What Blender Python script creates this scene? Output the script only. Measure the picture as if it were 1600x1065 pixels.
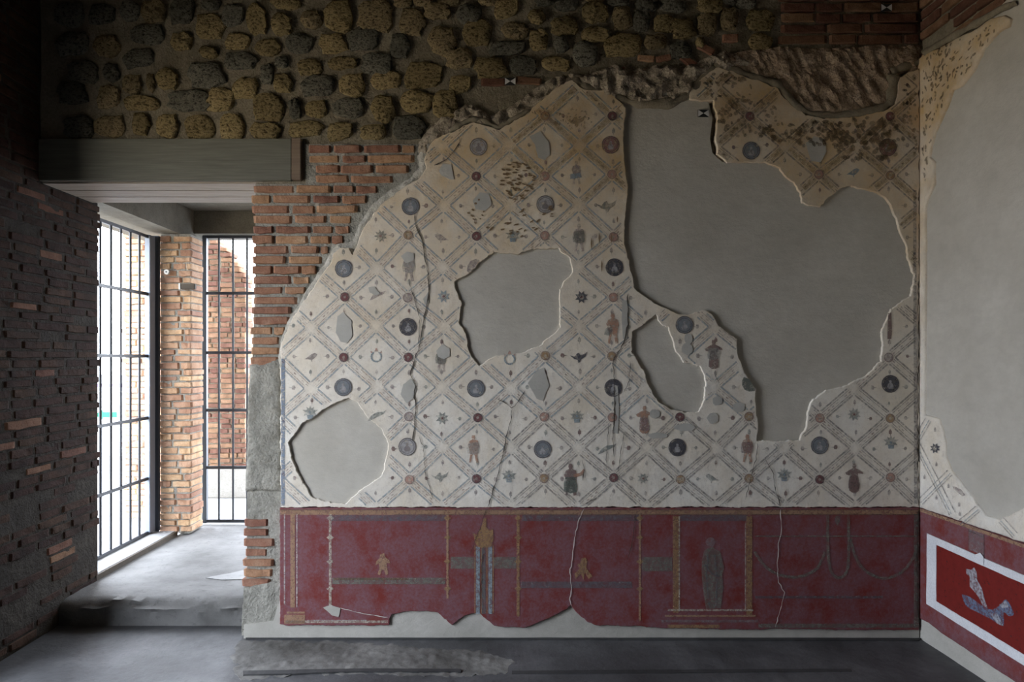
import bpy, bmesh, math, random
import numpy as np
from mathutils import Vector, Matrix, noise
from mathutils.geometry import delaunay_2d_cdt

# ------------------------------------------------------------------ camera, light, exposure
for o in list(bpy.data.objects):
    bpy.data.objects.remove(o)
scene = bpy.context.scene
COL = scene.collection
F = 1600 * 24.0 / 36.0            # focal length in pixels of the 1600x1065 frame
CX, CY = 772.0, 560.0             # principal point
CAMZ = 1.52                       # camera height above the floor
D = 3.74                          # distance of the back wall
XL, XR = -2.48, 2.344             # side walls
K = D / F                         # metres per pixel on the back wall

cam = bpy.data.cameras.new('camera')
cam.lens = 24.0
cam.sensor_width = 36.0
cam.shift_x = (800 - CX) / 1600
cam.shift_y = (CY - 532.5) / 1600
cam.clip_start = 0.05
camo = bpy.data.objects.new('camera', cam)
COL.objects.link(camo)
camo.location = (0, 0, CAMZ)
camo.rotation_euler = (math.radians(90), 0, 0)
scene.camera = camo

# daylight: a bright overcast sky; it comes in by a wide doorway in the left wall beside the camera and by the gates
world = bpy.data.worlds.new('overcast_sky')
scene.world = world
world.use_nodes = True
bg = world.node_tree.nodes['Background']
bg.inputs['Color'].default_value = (0.82, 0.89, 1.0, 1)
bg.inputs['Strength'].default_value = 19.0
OPEN_Y0, OPEN_Y1, OPEN_Z = 1.75, 3.08, 2.7      # the doorway in the left wall, out of frame


def portal(name, loc, rot, sx, sy):
    l = bpy.data.lights.new(name, 'AREA')
    l.shape = 'RECTANGLE'
    l.size, l.size_y = sx, sy
    l.cycles.is_portal = True
    o = bpy.data.objects.new(name, l)
    COL.objects.link(o)
    o.location = loc
    o.rotation_euler = rot


portal('daylight_side_door', (XL - 0.45, (OPEN_Y0 + OPEN_Y1) / 2, OPEN_Z / 2), (0, math.radians(-90), 0), OPEN_Z, OPEN_Y1 - OPEN_Y0)
portal('daylight_gate', (XL - 0.40, 4.83, 1.3), (0, math.radians(-90), 0), 2.4, 1.06)
portal('daylight_far_gate', (-1.9, 5.95, 1.3), (math.radians(-90), 0, 0), 1.0, 2.4)

vs = scene.view_settings
vs.view_transform = 'Standard'
vs.look = 'None'
vs.exposure = 0.0
vs.gamma = 1.0
vs.use_curve_mapping = False

R = random.Random(7)


# ------------------------------------------------------------------ materials
def lin(c):
    return tuple((v / 12.92 if v <= 0.04045 else ((v + 0.055) / 1.055) ** 2.4) for v in c)


def hx(s):
    return lin(tuple(int(s[i:i + 2], 16) / 255 for i in (0, 2, 4)))


class NT:
    def __init__(s, name):
        s.m = bpy.data.materials.new(name)
        s.m.use_nodes = True
        s.t = s.m.node_tree
        s.p = s.t.nodes['Principled BSDF']
        s.out = s.t.nodes['Material Output']
        s.pos = s.t.nodes.new('ShaderNodeNewGeometry').outputs['Position']

    def n(s, typ, **kw):
        nd = s.t.nodes.new(typ)
        for k, v in kw.items():
            setattr(nd, k, v)
        return nd

    def link(s, a, b):
        s.t.links.new(a, b)

    def noise(s, scale, detail=4, rough=0.55, vec=None, stretch=None):
        nd = s.n('ShaderNodeTexNoise')
        nd.inputs['Scale'].default_value = scale
        nd.inputs['Detail'].default_value = detail
        nd.inputs['Roughness'].default_value = rough
        v = vec or s.pos
        if stretch:
            mp = s.n('ShaderNodeMapping')
            mp.inputs['Scale'].default_value = stretch
            s.link(v, mp.inputs['Vector'])
            v = mp.outputs['Vector']
        s.link(v, nd.inputs['Vector'])
        return nd.outputs['Fac']

    def ramp(s, fac, stops):
        nd = s.n('ShaderNodeValToRGB')
        e = nd.color_ramp.elements
        while len(e) < len(stops):
            e.new(0.5)
        for i, (p, c) in enumerate(stops):
            e[i].position = p
            e[i].color = (c[0], c[1], c[2], 1) if not isinstance(c, (int, float)) else (c, c, c, 1)
        s.link(fac, nd.inputs['Fac'])
        return nd.outputs['Color']

    def mix(s, fac, a, b):
        nd = s.n('ShaderNodeMix', data_type='RGBA')
        if isinstance(fac, (int, float)):
            nd.inputs[0].default_value = fac
        else:
            s.link(fac, nd.inputs[0])
        for sock, v in ((nd.inputs[6], a), (nd.inputs[7], b)):
            if isinstance(v, tuple):
                sock.default_value = (v[0], v[1], v[2], 1)
            else:
                s.link(v, sock)
        return nd.outputs[2]

    def math(s, op, a, b=0.0):
        nd = s.n('ShaderNodeMath', operation=op)
        for i, v in enumerate((a, b)):
            if isinstance(v, (int, float)):
                nd.inputs[i].default_value = v
            else:
                s.link(v, nd.inputs[i])
        return nd.outputs[0]

    def bump(s, h, strength, dist=0.01, prev=None):
        nd = s.n('ShaderNodeBump')
        nd.inputs['Strength'].default_value = strength
        nd.inputs['Distance'].default_value = dist
        s.link(h, nd.inputs['Height'])
        if prev:
            s.link(prev, nd.inputs['Normal'])
        s.link(nd.outputs['Normal'], s.p.inputs['Normal'])
        return nd.outputs['Normal']

    def done(s, col, rough=0.9, spec=0.25):
        if isinstance(col, tuple):
            s.p.inputs['Base Color'].default_value = (col[0], col[1], col[2], 1)
        else:
            s.link(col, s.p.inputs['Base Color'])
        s.p.inputs['Roughness'].default_value = rough
        s.p.inputs['Specular IOR Level'].default_value = spec
        return s.m


def grainy(name, a, b, c, scale=6.0, fine=90.0, bs=0.5, bd=0.006, rough=0.92, spec=0.2, objrand=0.0):
    """three-tone mottled mineral surface with fine relief"""
    t = NT(name)
    col = t.ramp(t.noise(scale, 6, 0.65), [(0.3, a), (0.5, b), (0.72, c)])
    f = t.noise(fine, 5, 0.7)
    col = t.mix(t.math('MULTIPLY', t.ramp(f, [(0.35, 1.0), (0.55, 0.0)]), 0.35), col, tuple(v * 0.55 for v in a))
    if objrand:
        oi = t.n('ShaderNodeObjectInfo')
        k = t.math('ADD', t.math('MULTIPLY', oi.outputs['Random'], objrand), 1.0 - objrand * 0.5)
        hsv = t.n('ShaderNodeHueSaturation')
        t.link(col, hsv.inputs['Color'])
        t.link(k, hsv.inputs['Value'])
        t.link(t.math('ADD', t.math('MULTIPLY', oi.outputs['Random'], 0.03), 0.485), hsv.inputs['Hue'])
        col = hsv.outputs['Color']
    n1 = t.bump(f, bs, bd)
    t.bump(t.noise(fine * 0.22, 4, 0.6), bs * 0.7, bd * 2.5, n1)
    return t.done(col, rough, spec)


def tuff(name, a, b, objrand=0.5, pits=True):
    t = NT(name)
    col = t.ramp(t.noise(14, 6, 0.7), [(0.3, a), (0.7, b)])
    v = t.noise(60, 4, 0.7, stretch=(1, 1, 1.5))
    hole = t.ramp(v, [(0.36, 0.0), (0.5, 1.0)])
    col = t.mix(hole, tuple(q * 0.25 for q in a), col)
    oi = t.n('ShaderNodeObjectInfo')
    hsv = t.n('ShaderNodeHueSaturation')
    t.link(col, hsv.inputs['Color'])
    t.link(t.math('ADD', t.math('MULTIPLY', oi.outputs['Random'], objrand), 1 - objrand / 2), hsv.inputs['Value'])
    n1 = t.bump(v, 1.0, 0.02)
    t.bump(t.noise(180, 3, 0.7), 0.6, 0.006, n1)
    return t.done(hsv.outputs['Color'], 0.95, 0.1)


M = {}
M['mortar'] = grainy('mortar', (0.18, 0.155, 0.11), (0.25, 0.22, 0.165), (0.32, 0.285, 0.22), 5, 80, 0.8, 0.01)
M['pier_mortar'] = grainy('pier_mortar', (0.24, 0.23, 0.20), (0.36, 0.35, 0.31), (0.46, 0.44, 0.39), 9, 70, 0.9, 0.012)
M['tuff_yellow'] = tuff('tuff_yellow', (0.28, 0.215, 0.105), (0.43, 0.34, 0.18))
M['tuff_brown'] = tuff('tuff_brown', (0.24, 0.19, 0.11), (0.36, 0.28, 0.16))
M['lava_dark'] = tuff('lava_dark', (0.13, 0.125, 0.10), (0.22, 0.21, 0.17))
M['brick'] = grainy('brick', (0.22, 0.115, 0.075), (0.34, 0.18, 0.115), (0.44, 0.275, 0.19), 11, 120, 0.6, 0.006, objrand=0.6)
M['brick_pale'] = grainy('brick_pale', (0.36, 0.20, 0.12), (0.50, 0.31, 0.20), (0.58, 0.42, 0.30), 11, 120, 0.6, 0.006, objrand=0.5)
M['brick_shaded'] = grainy('brick_shaded', (0.022, 0.012, 0.009), (0.044, 0.022, 0.015), (0.072, 0.036, 0.024), 9, 120, 0.6, 0.006, objrand=0.6)  # left-wall brick: the shade of the unlit wall is put into its colour
M['shaded_mortar'] = grainy('shaded_mortar', (0.025, 0.021, 0.017), (0.042, 0.036, 0.029), (0.06, 0.052, 0.042), 6, 80, 0.8, 0.01)  # left-wall mortar, darkened for the same shade
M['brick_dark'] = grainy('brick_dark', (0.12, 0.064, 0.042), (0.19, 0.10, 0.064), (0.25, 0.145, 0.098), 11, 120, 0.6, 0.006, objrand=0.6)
M['rubble'] = grainy('rubble', (0.26, 0.22, 0.17), (0.50, 0.43, 0.34), (0.68, 0.60, 0.50), 22, 90, 1.0, 0.015)
M['pink_render'] = grainy('pink_render', (0.30, 0.22, 0.15), (0.52, 0.40, 0.29), (0.66, 0.54, 0.42), 18, 80, 1.0, 0.015)
M['arriccio'] = grainy('arriccio', (0.34, 0.32, 0.28), (0.50, 0.48, 0.43), (0.64, 0.61, 0.55), 16, 80, 0.8, 0.010)
M['fillet'] = grainy('fillet', (0.20, 0.17, 0.125), (0.27, 0.235, 0.175), (0.34, 0.30, 0.235), 14, 110, 0.6, 0.006)


def fresco_mat(name):
    t = NT(name)
    base = t.ramp(t.noise(3.0, 5, 0.6), [(0.3, (0.72, 0.645, 0.53)), (0.5, (0.81, 0.755, 0.67)), (0.72, (0.85, 0.825, 0.77))])
    # ochre ageing of the upper plaster, with the warmer light up there tinted in
    sep = t.n('ShaderNodeSeparateXYZ')
    t.link(t.pos, sep.inputs[0])
    up = t.ramp(t.math('MULTIPLY', sep.outputs['Z'], 0.3), [(0.42, 0.0), (0.78, 1.0)])
    och = t.ramp(t.noise(5, 6, 0.65), [(0.40, 0.0), (0.66, 1.0)])
    base = t.mix(t.math('MULTIPLY', up, t.math('ADD', t.math('MULTIPLY', och, 0.60), 0.38)), base, (0.58, 0.41, 0.20))
    dirt = t.ramp(t.noise(38, 6, 0.75), [(0.30, 1.0), (0.44, 0.0)])
    base = t.mix(t.math('MULTIPLY', dirt, 0.5), base, (0.36, 0.31, 0.26))
    grey = t.ramp(t.noise(11, 7, 0.75), [(0.42, 0.0), (0.66, 1.0)])
    base = t.mix(t.math('MULTIPLY', grey, 0.35), base, (0.50, 0.46, 0.42))
    spk = t.ramp(t.noise(75, 4, 0.8), [(0.30, 1.0), (0.42, 0.0)])
    base = t.mix(t.math('MULTIPLY', spk, 0.45), base, (0.33, 0.27, 0.22))
    scr = t.ramp(t.noise(9, 6, 0.8, stretch=(1.6, 1, 0.5)), [(0.50, 0.0), (0.70, 1.0)])
    base = t.mix(t.math('MULTIPLY', scr, 0.4), base, (0.56, 0.47, 0.36))
    n1 = t.bump(t.noise(120, 4, 0.65), 0.45, 0.003)
    t.bump(t.noise(16, 4, 0.55), 0.4, 0.010, n1)
    return t.done(base, 0.85, 0.2)


M['fresco'] = fresco_mat('fresco_plaster')


def patch_mat(name, a, b):
    t = NT(name)
    col = t.ramp(t.noise(2.6, 5, 0.6), [(0.3, a), (0.7, b)])
    sw = t.noise(14, 5, 0.7, stretch=(1, 1, 1.6))
    col = t.mix(t.math('MULTIPLY', t.ramp(sw, [(0.35, 1.0), (0.6, 0.0)]), 0.22), col, tuple(v * 0.7 for v in a))
    n1 = t.bump(t.noise(170, 3, 0.6), 0.25, 0.003)
    t.bump(sw, 0.45, 0.008, n1)
    return t.done(col, 0.92, 0.15)


M['patch'] = patch_mat('repair_mortar', (0.47, 0.445, 0.395), (0.58, 0.555, 0.505))
M['spot'] = patch_mat('repair_spot', (0.42, 0.41, 0.38), (0.51, 0.50, 0.47))
M['base_render'] = patch_mat('base_render', (0.40, 0.385, 0.345), (0.52, 0.50, 0.46))


def dado_mat():
    t = NT('red_dado_plaster')
    haze = t.ramp(t.noise(7, 8, 0.8, stretch=(1, 1, 0.9)), [(0.36, 0.0), (0.54, 1.0)])
    fine = t.ramp(t.noise(70, 5, 0.8), [(0.35, 0.35), (0.65, 1.0)])
    col = t.mix(t.math('MULTIPLY', haze, t.math('MULTIPLY', fine, 1.0)), (0.175, 0.027, 0.021), (0.195, 0.105, 0.125))
    n = t.noise(24, 6, 0.7)
    col = t.mix(t.math('MULTIPLY', t.ramp(n, [(0.33, 1.0), (0.47, 0.0)]), 0.5), col, (0.17, 0.045, 0.038))
    n1 = t.bump(t.noise(150, 3, 0.6), 0.25, 0.003)
    t.bump(t.noise(20, 4, 0.5), 0.3, 0.006, n1)
    return t.done(col, 0.75, 0.3)


M['dado'] = dado_mat()


def paint_mat(name, col, wear=0.45, scale=60, var=0.25, cover=0.8):
    """thin worn paint: where it has flaked off the plaster below shows through"""
    t = NT(name)
    c = t.mix(t.noise(30, 3, 0.6), tuple(v * (1 - var) for v in col), tuple(min(1, v * (1 + var)) for v in col))
    a = t.noise(scale, 5, 0.75)
    al = t.ramp(a, [(max(0, wear - 0.14), 0.0), (wear + 0.16, 1.0)])
    t.link(t.math('MULTIPLY', al, cover), t.p.inputs['Alpha'])
    return t.done(c, 0.88, 0.15)


PC = {'line_blue': ((0.33, 0.39, 0.43), 0.42), 'line_dark': ((0.24, 0.22, 0.22), 0.45), 'line_ochre': ((0.42, 0.30, 0.13), 0.47),
      'line_red': ((0.38, 0.22, 0.17), 0.49), 'disc_blue': ((0.21, 0.23, 0.26), 0.33), 'disc_dark': ((0.085, 0.085, 0.10), 0.33),
      'disc_red': ((0.30, 0.16, 0.15), 0.38), 'disc_pale': ((0.42, 0.41, 0.42), 0.38), 'rim': ((0.10, 0.09, 0.10), 0.38),
      'wine': ((0.17, 0.065, 0.07), 0.33), 'rose': ((0.46, 0.27, 0.22), 0.42), 'gold': ((0.38, 0.24, 0.12), 0.36), 'bud': ((0.22, 0.18, 0.19), 0.40),
      'leaf': ((0.16, 0.20, 0.20), 0.41), 'sky': ((0.30, 0.36, 0.40), 0.42), 'skin': ((0.42, 0.24, 0.17), 0.40), 'robe': ((0.22, 0.15, 0.14), 0.36),
      'robe_green': ((0.14, 0.16, 0.14), 0.36), 'veil': ((0.42, 0.40, 0.37), 0.42), 'plum': ((0.30, 0.24, 0.25), 0.42), 'cream': ((0.62, 0.56, 0.47), 0.42),
      'tan': ((0.46, 0.30, 0.19), 0.34), 'ochre': ((0.38, 0.24, 0.13), 0.36), 'slate': ((0.17, 0.17, 0.19), 0.42), 'greygreen': ((0.22, 0.22, 0.19), 0.40),
      'white': ((0.62, 0.58, 0.56), 0.44), 'blueband': ((0.20, 0.25, 0.33), 0.42), 'soot': ((0.12, 0.10, 0.09), 0.48), 'brown': ((0.22, 0.15, 0.075), 0.36),
      'fish': ((0.16, 0.20, 0.30), 0.42), 'fishlight': ((0.45, 0.45, 0.50), 0.44), 'darkred': ((0.20, 0.022, 0.018), 0.22)}
PC['line_fill'] = ((0.48, 0.47, 0.44), 0.45)
SOFT = ('line_ochre', 'line_red', 'bud', 'soot', 'slate', 'tan', 'cream', 'plum', 'veil', 'white', 'brown', 'leaf')
for k_, (c_, w_) in PC.items():
    M['p_' + k_] = M[k_] = paint_mat('paint_' + k_, c_, w_, cover=0.10 if k_ == 'line_fill' else 0.62 if k_ in ('greygreen', 'ochre', 'gold') else 0.58 if k_ in SOFT else 0.62 if k_.startswith('line') else 0.82)
M['fillwhite'] = grainy('fill_white', (0.66, 0.67, 0.72), (0.74, 0.75, 0.79), (0.80, 0.81, 0.84), 9, 150, 0.2, 0.002)
M['crack'] = NT('crack_shadow').done((0.07, 0.058, 0.048), 1.0, 0.0)
M['crack_white'] = NT('crack_chalk').done((0.60, 0.55, 0.52), 1.0, 0.0)
M['pit'] = NT('pick_pit').done((0.19, 0.13, 0.075), 1.0, 0.0)


def wood_mat(name, a, b, stretch=(0.6, 6, 14)):
    t = NT(name)
    g = t.noise(7, 6, 0.65, stretch=stretch)
    col = t.ramp(g, [(0.3, a), (0.7, b)])
    t.bump(g, 0.35, 0.004)
    return t.done(col, 0.75, 0.3)


M['lintel'] = wood_mat('lintel_board', (0.11, 0.11, 0.088), (0.165, 0.162, 0.135))
M['lintel_end'] = wood_mat('lintel_end', (0.15, 0.11, 0.08), (0.22, 0.165, 0.12))
M['soffit'] = wood_mat('soffit_plank', (0.26, 0.22, 0.18), (0.40, 0.35, 0.29))
M['dark_timber'] = wood_mat('dark_timber', (0.05, 0.04, 0.03), (0.09, 0.07, 0.05))
M['concrete'] = grainy('concrete', (0.12, 0.11, 0.09), (0.17, 0.16, 0.13), (0.22, 0.21, 0.175), 5, 90, 0.4, 0.005)
M['iron'] = NT('painted_iron').done((0.045, 0.052, 0.065), 0.45, 0.5)
M['iron_light'] = NT('daylit_iron').done((0.23, 0.27, 0.34), 0.5, 0.5)  # lighter blue-grey iron: daylight on the stile face put into the colour


def floor_mat(name, a, b, c, rough=0.55):
    t = NT(name)
    col = t.ramp(t.noise(2.3, 7, 0.65), [(0.32, a), (0.5, b), (0.7, c)])
    s = t.noise(26, 6, 0.75)
    col = t.mix(t.math('MULTIPLY', t.ramp(s, [(0.32, 1.0), (0.45, 0.0)]), 0.5), col, tuple(v * 0.5 for v in a))
    n1 = t.bump(t.noise(110, 4, 0.7), 0.3, 0.004)
    t.bump(t.noise(9, 5, 0.6), 0.5, 0.014, n1)
    return t.done(col, rough, 0.4)


M['floor'] = floor_mat('cement_floor', (0.050, 0.050, 0.053), (0.082, 0.083, 0.088), (0.14, 0.141, 0.148))
M['step'] = floor_mat('worn_step', (0.09, 0.088, 0.085), (0.15, 0.148, 0.145), (0.21, 0.207, 0.20), 0.7)
M['floor_rough'] = floor_mat('broken_floor', (0.08, 0.076, 0.07), (0.15, 0.145, 0.138), (0.26, 0.255, 0.24), 0.9)
M['floor_line'] = floor_mat('floor_line', (0.03, 0.03, 0.031), (0.045, 0.045, 0.047), (0.07, 0.07, 0.07), 0.7)
M['slab'] = floor_mat('pale_slab', (0.24, 0.24, 0.24), (0.30, 0.30, 0.30), (0.35, 0.35, 0.345), 0.7)
M['paving'] = floor_mat('street_paving', (0.22, 0.22, 0.225), (0.28, 0.28, 0.285), (0.33, 0.33, 0.33), 0.85)
M['sand'] = grainy('sandy_ground', (0.42, 0.33, 0.22), (0.50, 0.40, 0.27), (0.56, 0.46, 0.32), 3, 60, 0.5, 0.01)
M['limewash'] = grainy('limewash', (0.66, 0.65, 0.63), (0.74, 0.73, 0.71), (0.80, 0.79, 0.77), 4, 80, 0.2, 0.003)
M['plinth'] = grainy('plinth', (0.24, 0.22, 0.19), (0.30, 0.28, 0.25), (0.36, 0.34, 0.30), 4, 80, 0.2, 0.003)
M['rail_purple'] = NT('rail_paint').done((0.12, 0.09, 0.20), 0.5, 0.4)
M['sign_white'] = NT('sign_white').done((0.80, 0.80, 0.80), 0.5, 0.4)
M['sign_green'] = NT('sign_green').done((0.0, 0.17, 0.075), 0.5, 0.4)
M['target_white'] = NT('target_white').done((0.72, 0.72, 0.72), 0.6, 0.3)
M['target_black'] = NT('target_black').done((0.03, 0.03, 0.03), 0.6, 0.3)
M['plastic_white'] = NT('white_plastic').done((0.75, 0.74, 0.72), 0.5, 0.4)
M['room_dark'] = grainy('old_brick_room', (0.14, 0.10, 0.075), (0.19, 0.14, 0.105), (0.24, 0.18, 0.14), 6, 60, 0.5, 0.008)


# ------------------------------------------------------------------ object helpers
def link_obj(name, data, mat, parent=None, loc=(0, 0, 0), rot=None, scale=None):
    o = bpy.data.objects.new(name, data)
    COL.objects.link(o)
    loc = Vector(loc)
    if parent is not None:
        o.parent = parent
        p = parent
        while p is not None:
            loc = loc - p.location
            p = p.parent
    o.location = loc
    if rot is not None:
        o.rotation_euler = rot
    if scale is not None:
        o.scale = scale
    if mat is not None and data is not None:
        if len(data.materials) == 0:
            data.materials.append(mat)
        elif data.materials[0] != mat:
            o.material_slots[0].link = 'OBJECT'
            o.material_slots[0].material = mat
    return o


def tag(o, label=None, cat=None, group=None, kind=None):
    if label:
        o['label'] = label
    if cat:
        o['category'] = cat
    if group:
        o['group'] = group
    if kind:
        o['kind'] = kind
    return o


def empty(name, loc=(0, 0, 0), **kw):
    o = bpy.data.objects.new(name, None)
    COL.objects.link(o)
    o.location = loc
    o.empty_display_size = 0.1
    tag(o, **kw)
    return o


def mesh(name, verts, faces, smooth=None):
    me = bpy.data.meshes.new(name)
    me.from_pydata([tuple(v) for v in verts], [], faces)
    me.update()
    if smooth is not None:
        me.shade_smooth()
        me.set_sharp_from_angle(angle=math.radians(smooth))
    return me


def centred(name, verts, faces, mat, parent=None, smooth=None):
    """a mesh object whose origin sits at the middle of its own vertices (given in world space)"""
    a = np.array([tuple(v) for v in verts], dtype=float)
    c = (a.min(0) + a.max(0)) / 2
    return link_obj(name, mesh(name, a - c, faces, smooth), mat, parent, c)


BOXF = [(0, 3, 2, 1), (4, 5, 6, 7), (0, 1, 5, 4), (1, 2, 6, 5), (2, 3, 7, 6), (3, 0, 4, 7)]


def boxv(x0, x1, y0, y1, z0, z1):
    return [(x0, y0, z0), (x1, y0, z0), (x1, y1, z0), (x0, y1, z0), (x0, y0, z1), (x1, y0, z1), (x1, y1, z1), (x0, y1, z1)]


def boxes(name, bl, mat, parent=None):
    v, f = [], []
    for b in bl:
        n = len(v)
        v += boxv(*b)
        f += [tuple(i + n for i in q) for q in BOXF]
    return centred(name, v, f, mat, parent)


def bevel_box(name, b, mat, parent=None, r=0.006):
    v = boxv(*b)
    a = np.array(v)
    c = (a.min(0) + a.max(0)) / 2
    bm = bmesh.new()
    bv = [bm.verts.new(p - c) for p in a]
    for q in BOXF:
        bm.faces.new([bv[i] for i in q])
    bmesh.ops.bevel(bm, geom=bm.edges[:], offset=r, segments=2, affect='EDGES')
    me = bpy.data.meshes.new(name)
    bm.to_mesh(me)
    bm.free()
    return link_obj(name, me, mat, parent, c)


def rod(name, p0, p1, r, mat, parent=None, n=8):
    p0, p1 = Vector(p0), Vector(p1)
    q = (p1 - p0).to_track_quat('Z', 'Y').to_matrix()
    v, f = [], []
    for p in (p0, p1):
        for i in range(n):
            a = 2 * math.pi * i / n
            v.append(p + q @ Vector((r * math.cos(a), r * math.sin(a), 0)))
    for i in range(n):
        j = (i + 1) % n
        f.append((i, j, n + j, n + i))
    f += [tuple(range(n - 1, -1, -1)), tuple(range(n, 2 * n))]
    return centred(name, v, f, mat, parent, 40)


# wall frames: pixel -> wall plane (u, v in metres), then into the world with height w off the wall
class Frame:
    def __init__(s, o, u, v, n, topx):
        s.o, s.u, s.v, s.n, s.px = Vector(o), Vector(u), Vector(v), Vector(n), topx

    def at(s, u, v, w=0.0):
        return s.o + s.u * u + s.v * v + s.n * w


BACK = Frame((0, D, 0), (1, 0, 0), (0, 0, 1), (0, -1, 0), lambda x, y: ((x - CX) * K, CAMZ + (CY - y) * K))


def rpx(x, y):
    Y = F * XR / (x - CX)
    return (D - Y, CAMZ + (CY - y) * Y / F)


RIGHT = Frame((XR, D, 0), (0, -1, 0), (0, 0, 1), (-1, 0, 0), rpx)
LEFT = Frame((XL, 0, 0), (0, 1, 0), (0, 0, 1), (1, 0, 0), None)
FLOOR = Frame((0, 0, 0), (1, 0, 0), (0, 1, 0), (0, 0, 1), lambda x, y: ((x - CX) * CAMZ / (y - CY), F * CAMZ / (y - CY)))


def rough_loop(pts, step, amp, seed):
    """resample a closed outline and give it a broken edge"""
    out = []
    n = len(pts)
    for i in range(n):
        a, b = Vector(pts[i]), Vector(pts[(i + 1) % n])
        L = (b - a).length
        k = max(1, int(round(L / step)))
        nr = Vector((-(b - a).y, (b - a).x)) / max(L, 1e-9)
        for j in range(k):
            p = a.lerp(b, j / k)
            q = Vector((p.x, p.y, seed * 7.31))
            d = 0.9 * noise.noise(q * (0.16 / step)) + 0.7 * noise.noise(q * (0.37 / step)) + 0.7 * noise.noise(q * (0.93 / step) + Vector((9, 3, 1)))
            out.append((p.x + nr.x * d * amp, p.y + nr.y * d * amp))
    return out


def inside(P, loops):
    P = np.asarray(P, float)
    c = np.zeros(len(P), bool)
    for L in loops:
        L = np.asarray(L, float)
        A, B = L, np.roll(L, -1, 0)
        for (ax, ay), (bx, by) in zip(A, B):
            if ay == by:
                continue
            m = (ay > P[:, 1]) != (by > P[:, 1])
            c ^= m & (P[:, 0] < (bx - ax) * (P[:, 1] - ay) / (by - ay) + ax)
    return c


def edge_dist(P, loops):
    P = np.asarray(P, float)
    d = np.full(len(P), 1e9)
    for L in loops:
        L = np.asarray(L, float)
        A, B = L, np.roll(L, -1, 0)
        for a, b in zip(A, B):
            ab = b - a
            t = np.clip(((P - a) @ ab) / max(ab @ ab, 1e-12), 0, 1)
            d = np.minimum(d, np.hypot(*(P - a - t[:, None] * ab).T))
    return d


def relief(name, fr, loops, spacing, hfun, mat, parent, back=0.0, bevel=0.0, smooth=50):
    """a slab over an outline (with holes) on a wall: front surface at height hfun(u, v, dist_to_edge), sides down to back"""
    rr = random.Random(len(name) * 31 + int(abs(loops[0][0][0]) * 1000))
    allp = np.array(loops[0])
    lo, hi = allp.min(0), allp.max(0)
    g = []
    nx, ny = int((hi[0] - lo[0]) / spacing) + 1, int((hi[1] - lo[1]) / spacing) + 1
    for i in range(nx + 1):
        for j in range(ny + 1):
            g.append((lo[0] + (i + 0.5 * (j % 2) + rr.uniform(-.25, .25)) * spacing, lo[1] + (j + rr.uniform(-.25, .25)) * spacing))
    g = np.array(g)
    g = g[inside(g, loops)]
    if len(g):
        g = g[edge_dist(g, loops) > max(0.45 * spacing, bevel * 1.6)]
    if bevel > 0:
        ring = []
        for L in loops:
            for i in range(len(L)):
                a, b = Vector(L[i - 1]), Vector(L[(i + 1) % len(L)])
                t = (b - a)
                if t.length < 1e-9:
                    continue
                nr = Vector((-t.y, t.x)).normalized()
                for sgn in (1, -1):
                    ring.append((L[i][0] + nr.x * bevel * sgn, L[i][1] + nr.y * bevel * sgn))
        ring = np.array(ring)
        ring = ring[inside(ring, loops)]
        ring = ring[edge_dist(ring, loops) > 0.8 * bevel]
        g = np.vstack([g, ring]) if len(g) else ring
    verts, edges = [], []
    for L in loops:
        n0 = len(verts)
        verts += [Vector(p) for p in L]
        edges += [(n0 + i, n0 + (i + 1) % len(L)) for i in range(len(L))]
    verts += [Vector(p) for p in g]
    V, _, T, _, _, _ = delaunay_2d_cdt(verts, edges, [], 0, 1e-6)
    V = np.array([tuple(v) for v in V])
    T = np.array([t for t in T if len(t) == 3])
    cen = V[T].mean(1)
    T = T[inside(cen, loops)]
    dist = edge_dist(V, loops)
    P = [fr.at(u, v, hfun(u, v, d)) for (u, v), d in zip(V, dist)]
    faces = [tuple(int(i) for i in t) for t in T]
    cnt = {}
    for t in faces:
        for a, b in ((t[0], t[1]), (t[1], t[2]), (t[2], t[0])):
            cnt[(a, b)] = 1
    ext = {}
    for (a, b) in list(cnt):
        if (b, a) not in cnt:
            for i in (a, b):
                if i not in ext:
                    ext[i] = len(P)
                    P.append(fr.at(V[i][0], V[i][1], back))
            faces.append((b, a, ext[a], ext[b]))
    return centred(name, P, faces, mat, parent, smooth)


def n3(u, v, s, sd=0.0):
    return noise.noise(Vector((u * s, v * s, sd)))


def fbm(u, v, s, sd=0.0, o=4):
    r, a = 0.0, 1.0
    for i in range(o):
        r += a * n3(u, v, s * 2 ** i, sd + i * 3.7)
        a *= 0.5
    return r


# ------------------------------------------------------------------ bricks and stones (shared meshes)
def brick_mesh(seed):
    rr = random.Random(seed)
    bm = bmesh.new()
    bmesh.ops.create_cube(bm, size=1.0)
    bmesh.ops.subdivide_edges(bm, edges=[e for e in bm.edges if abs(e.verts[0].co.x - e.verts[1].co.x) > 0.5], cuts=2)
    for v in bm.verts:
        v.co.x += rr.uniform(-0.012, 0.012)
        v.co.y += rr.uniform(-0.012, 0.012)
        v.co.z += rr.uniform(-0.05, 0.04) * (1 if v.co.z > 0 else -1)
    bmesh.ops.bevel(bm, geom=[e for e in bm.edges if e.is_boundary or e.calc_face_angle(0) > 0.9], offset=0.07, segments=1, affect='EDGES')
    me = bpy.data.meshes.new('brick')
    bm.to_mesh(me)
    bm.free()
    me.materials.append(M['brick'])
    return me


BRICKS = [brick_mesh(s) for s in range(7)]


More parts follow.
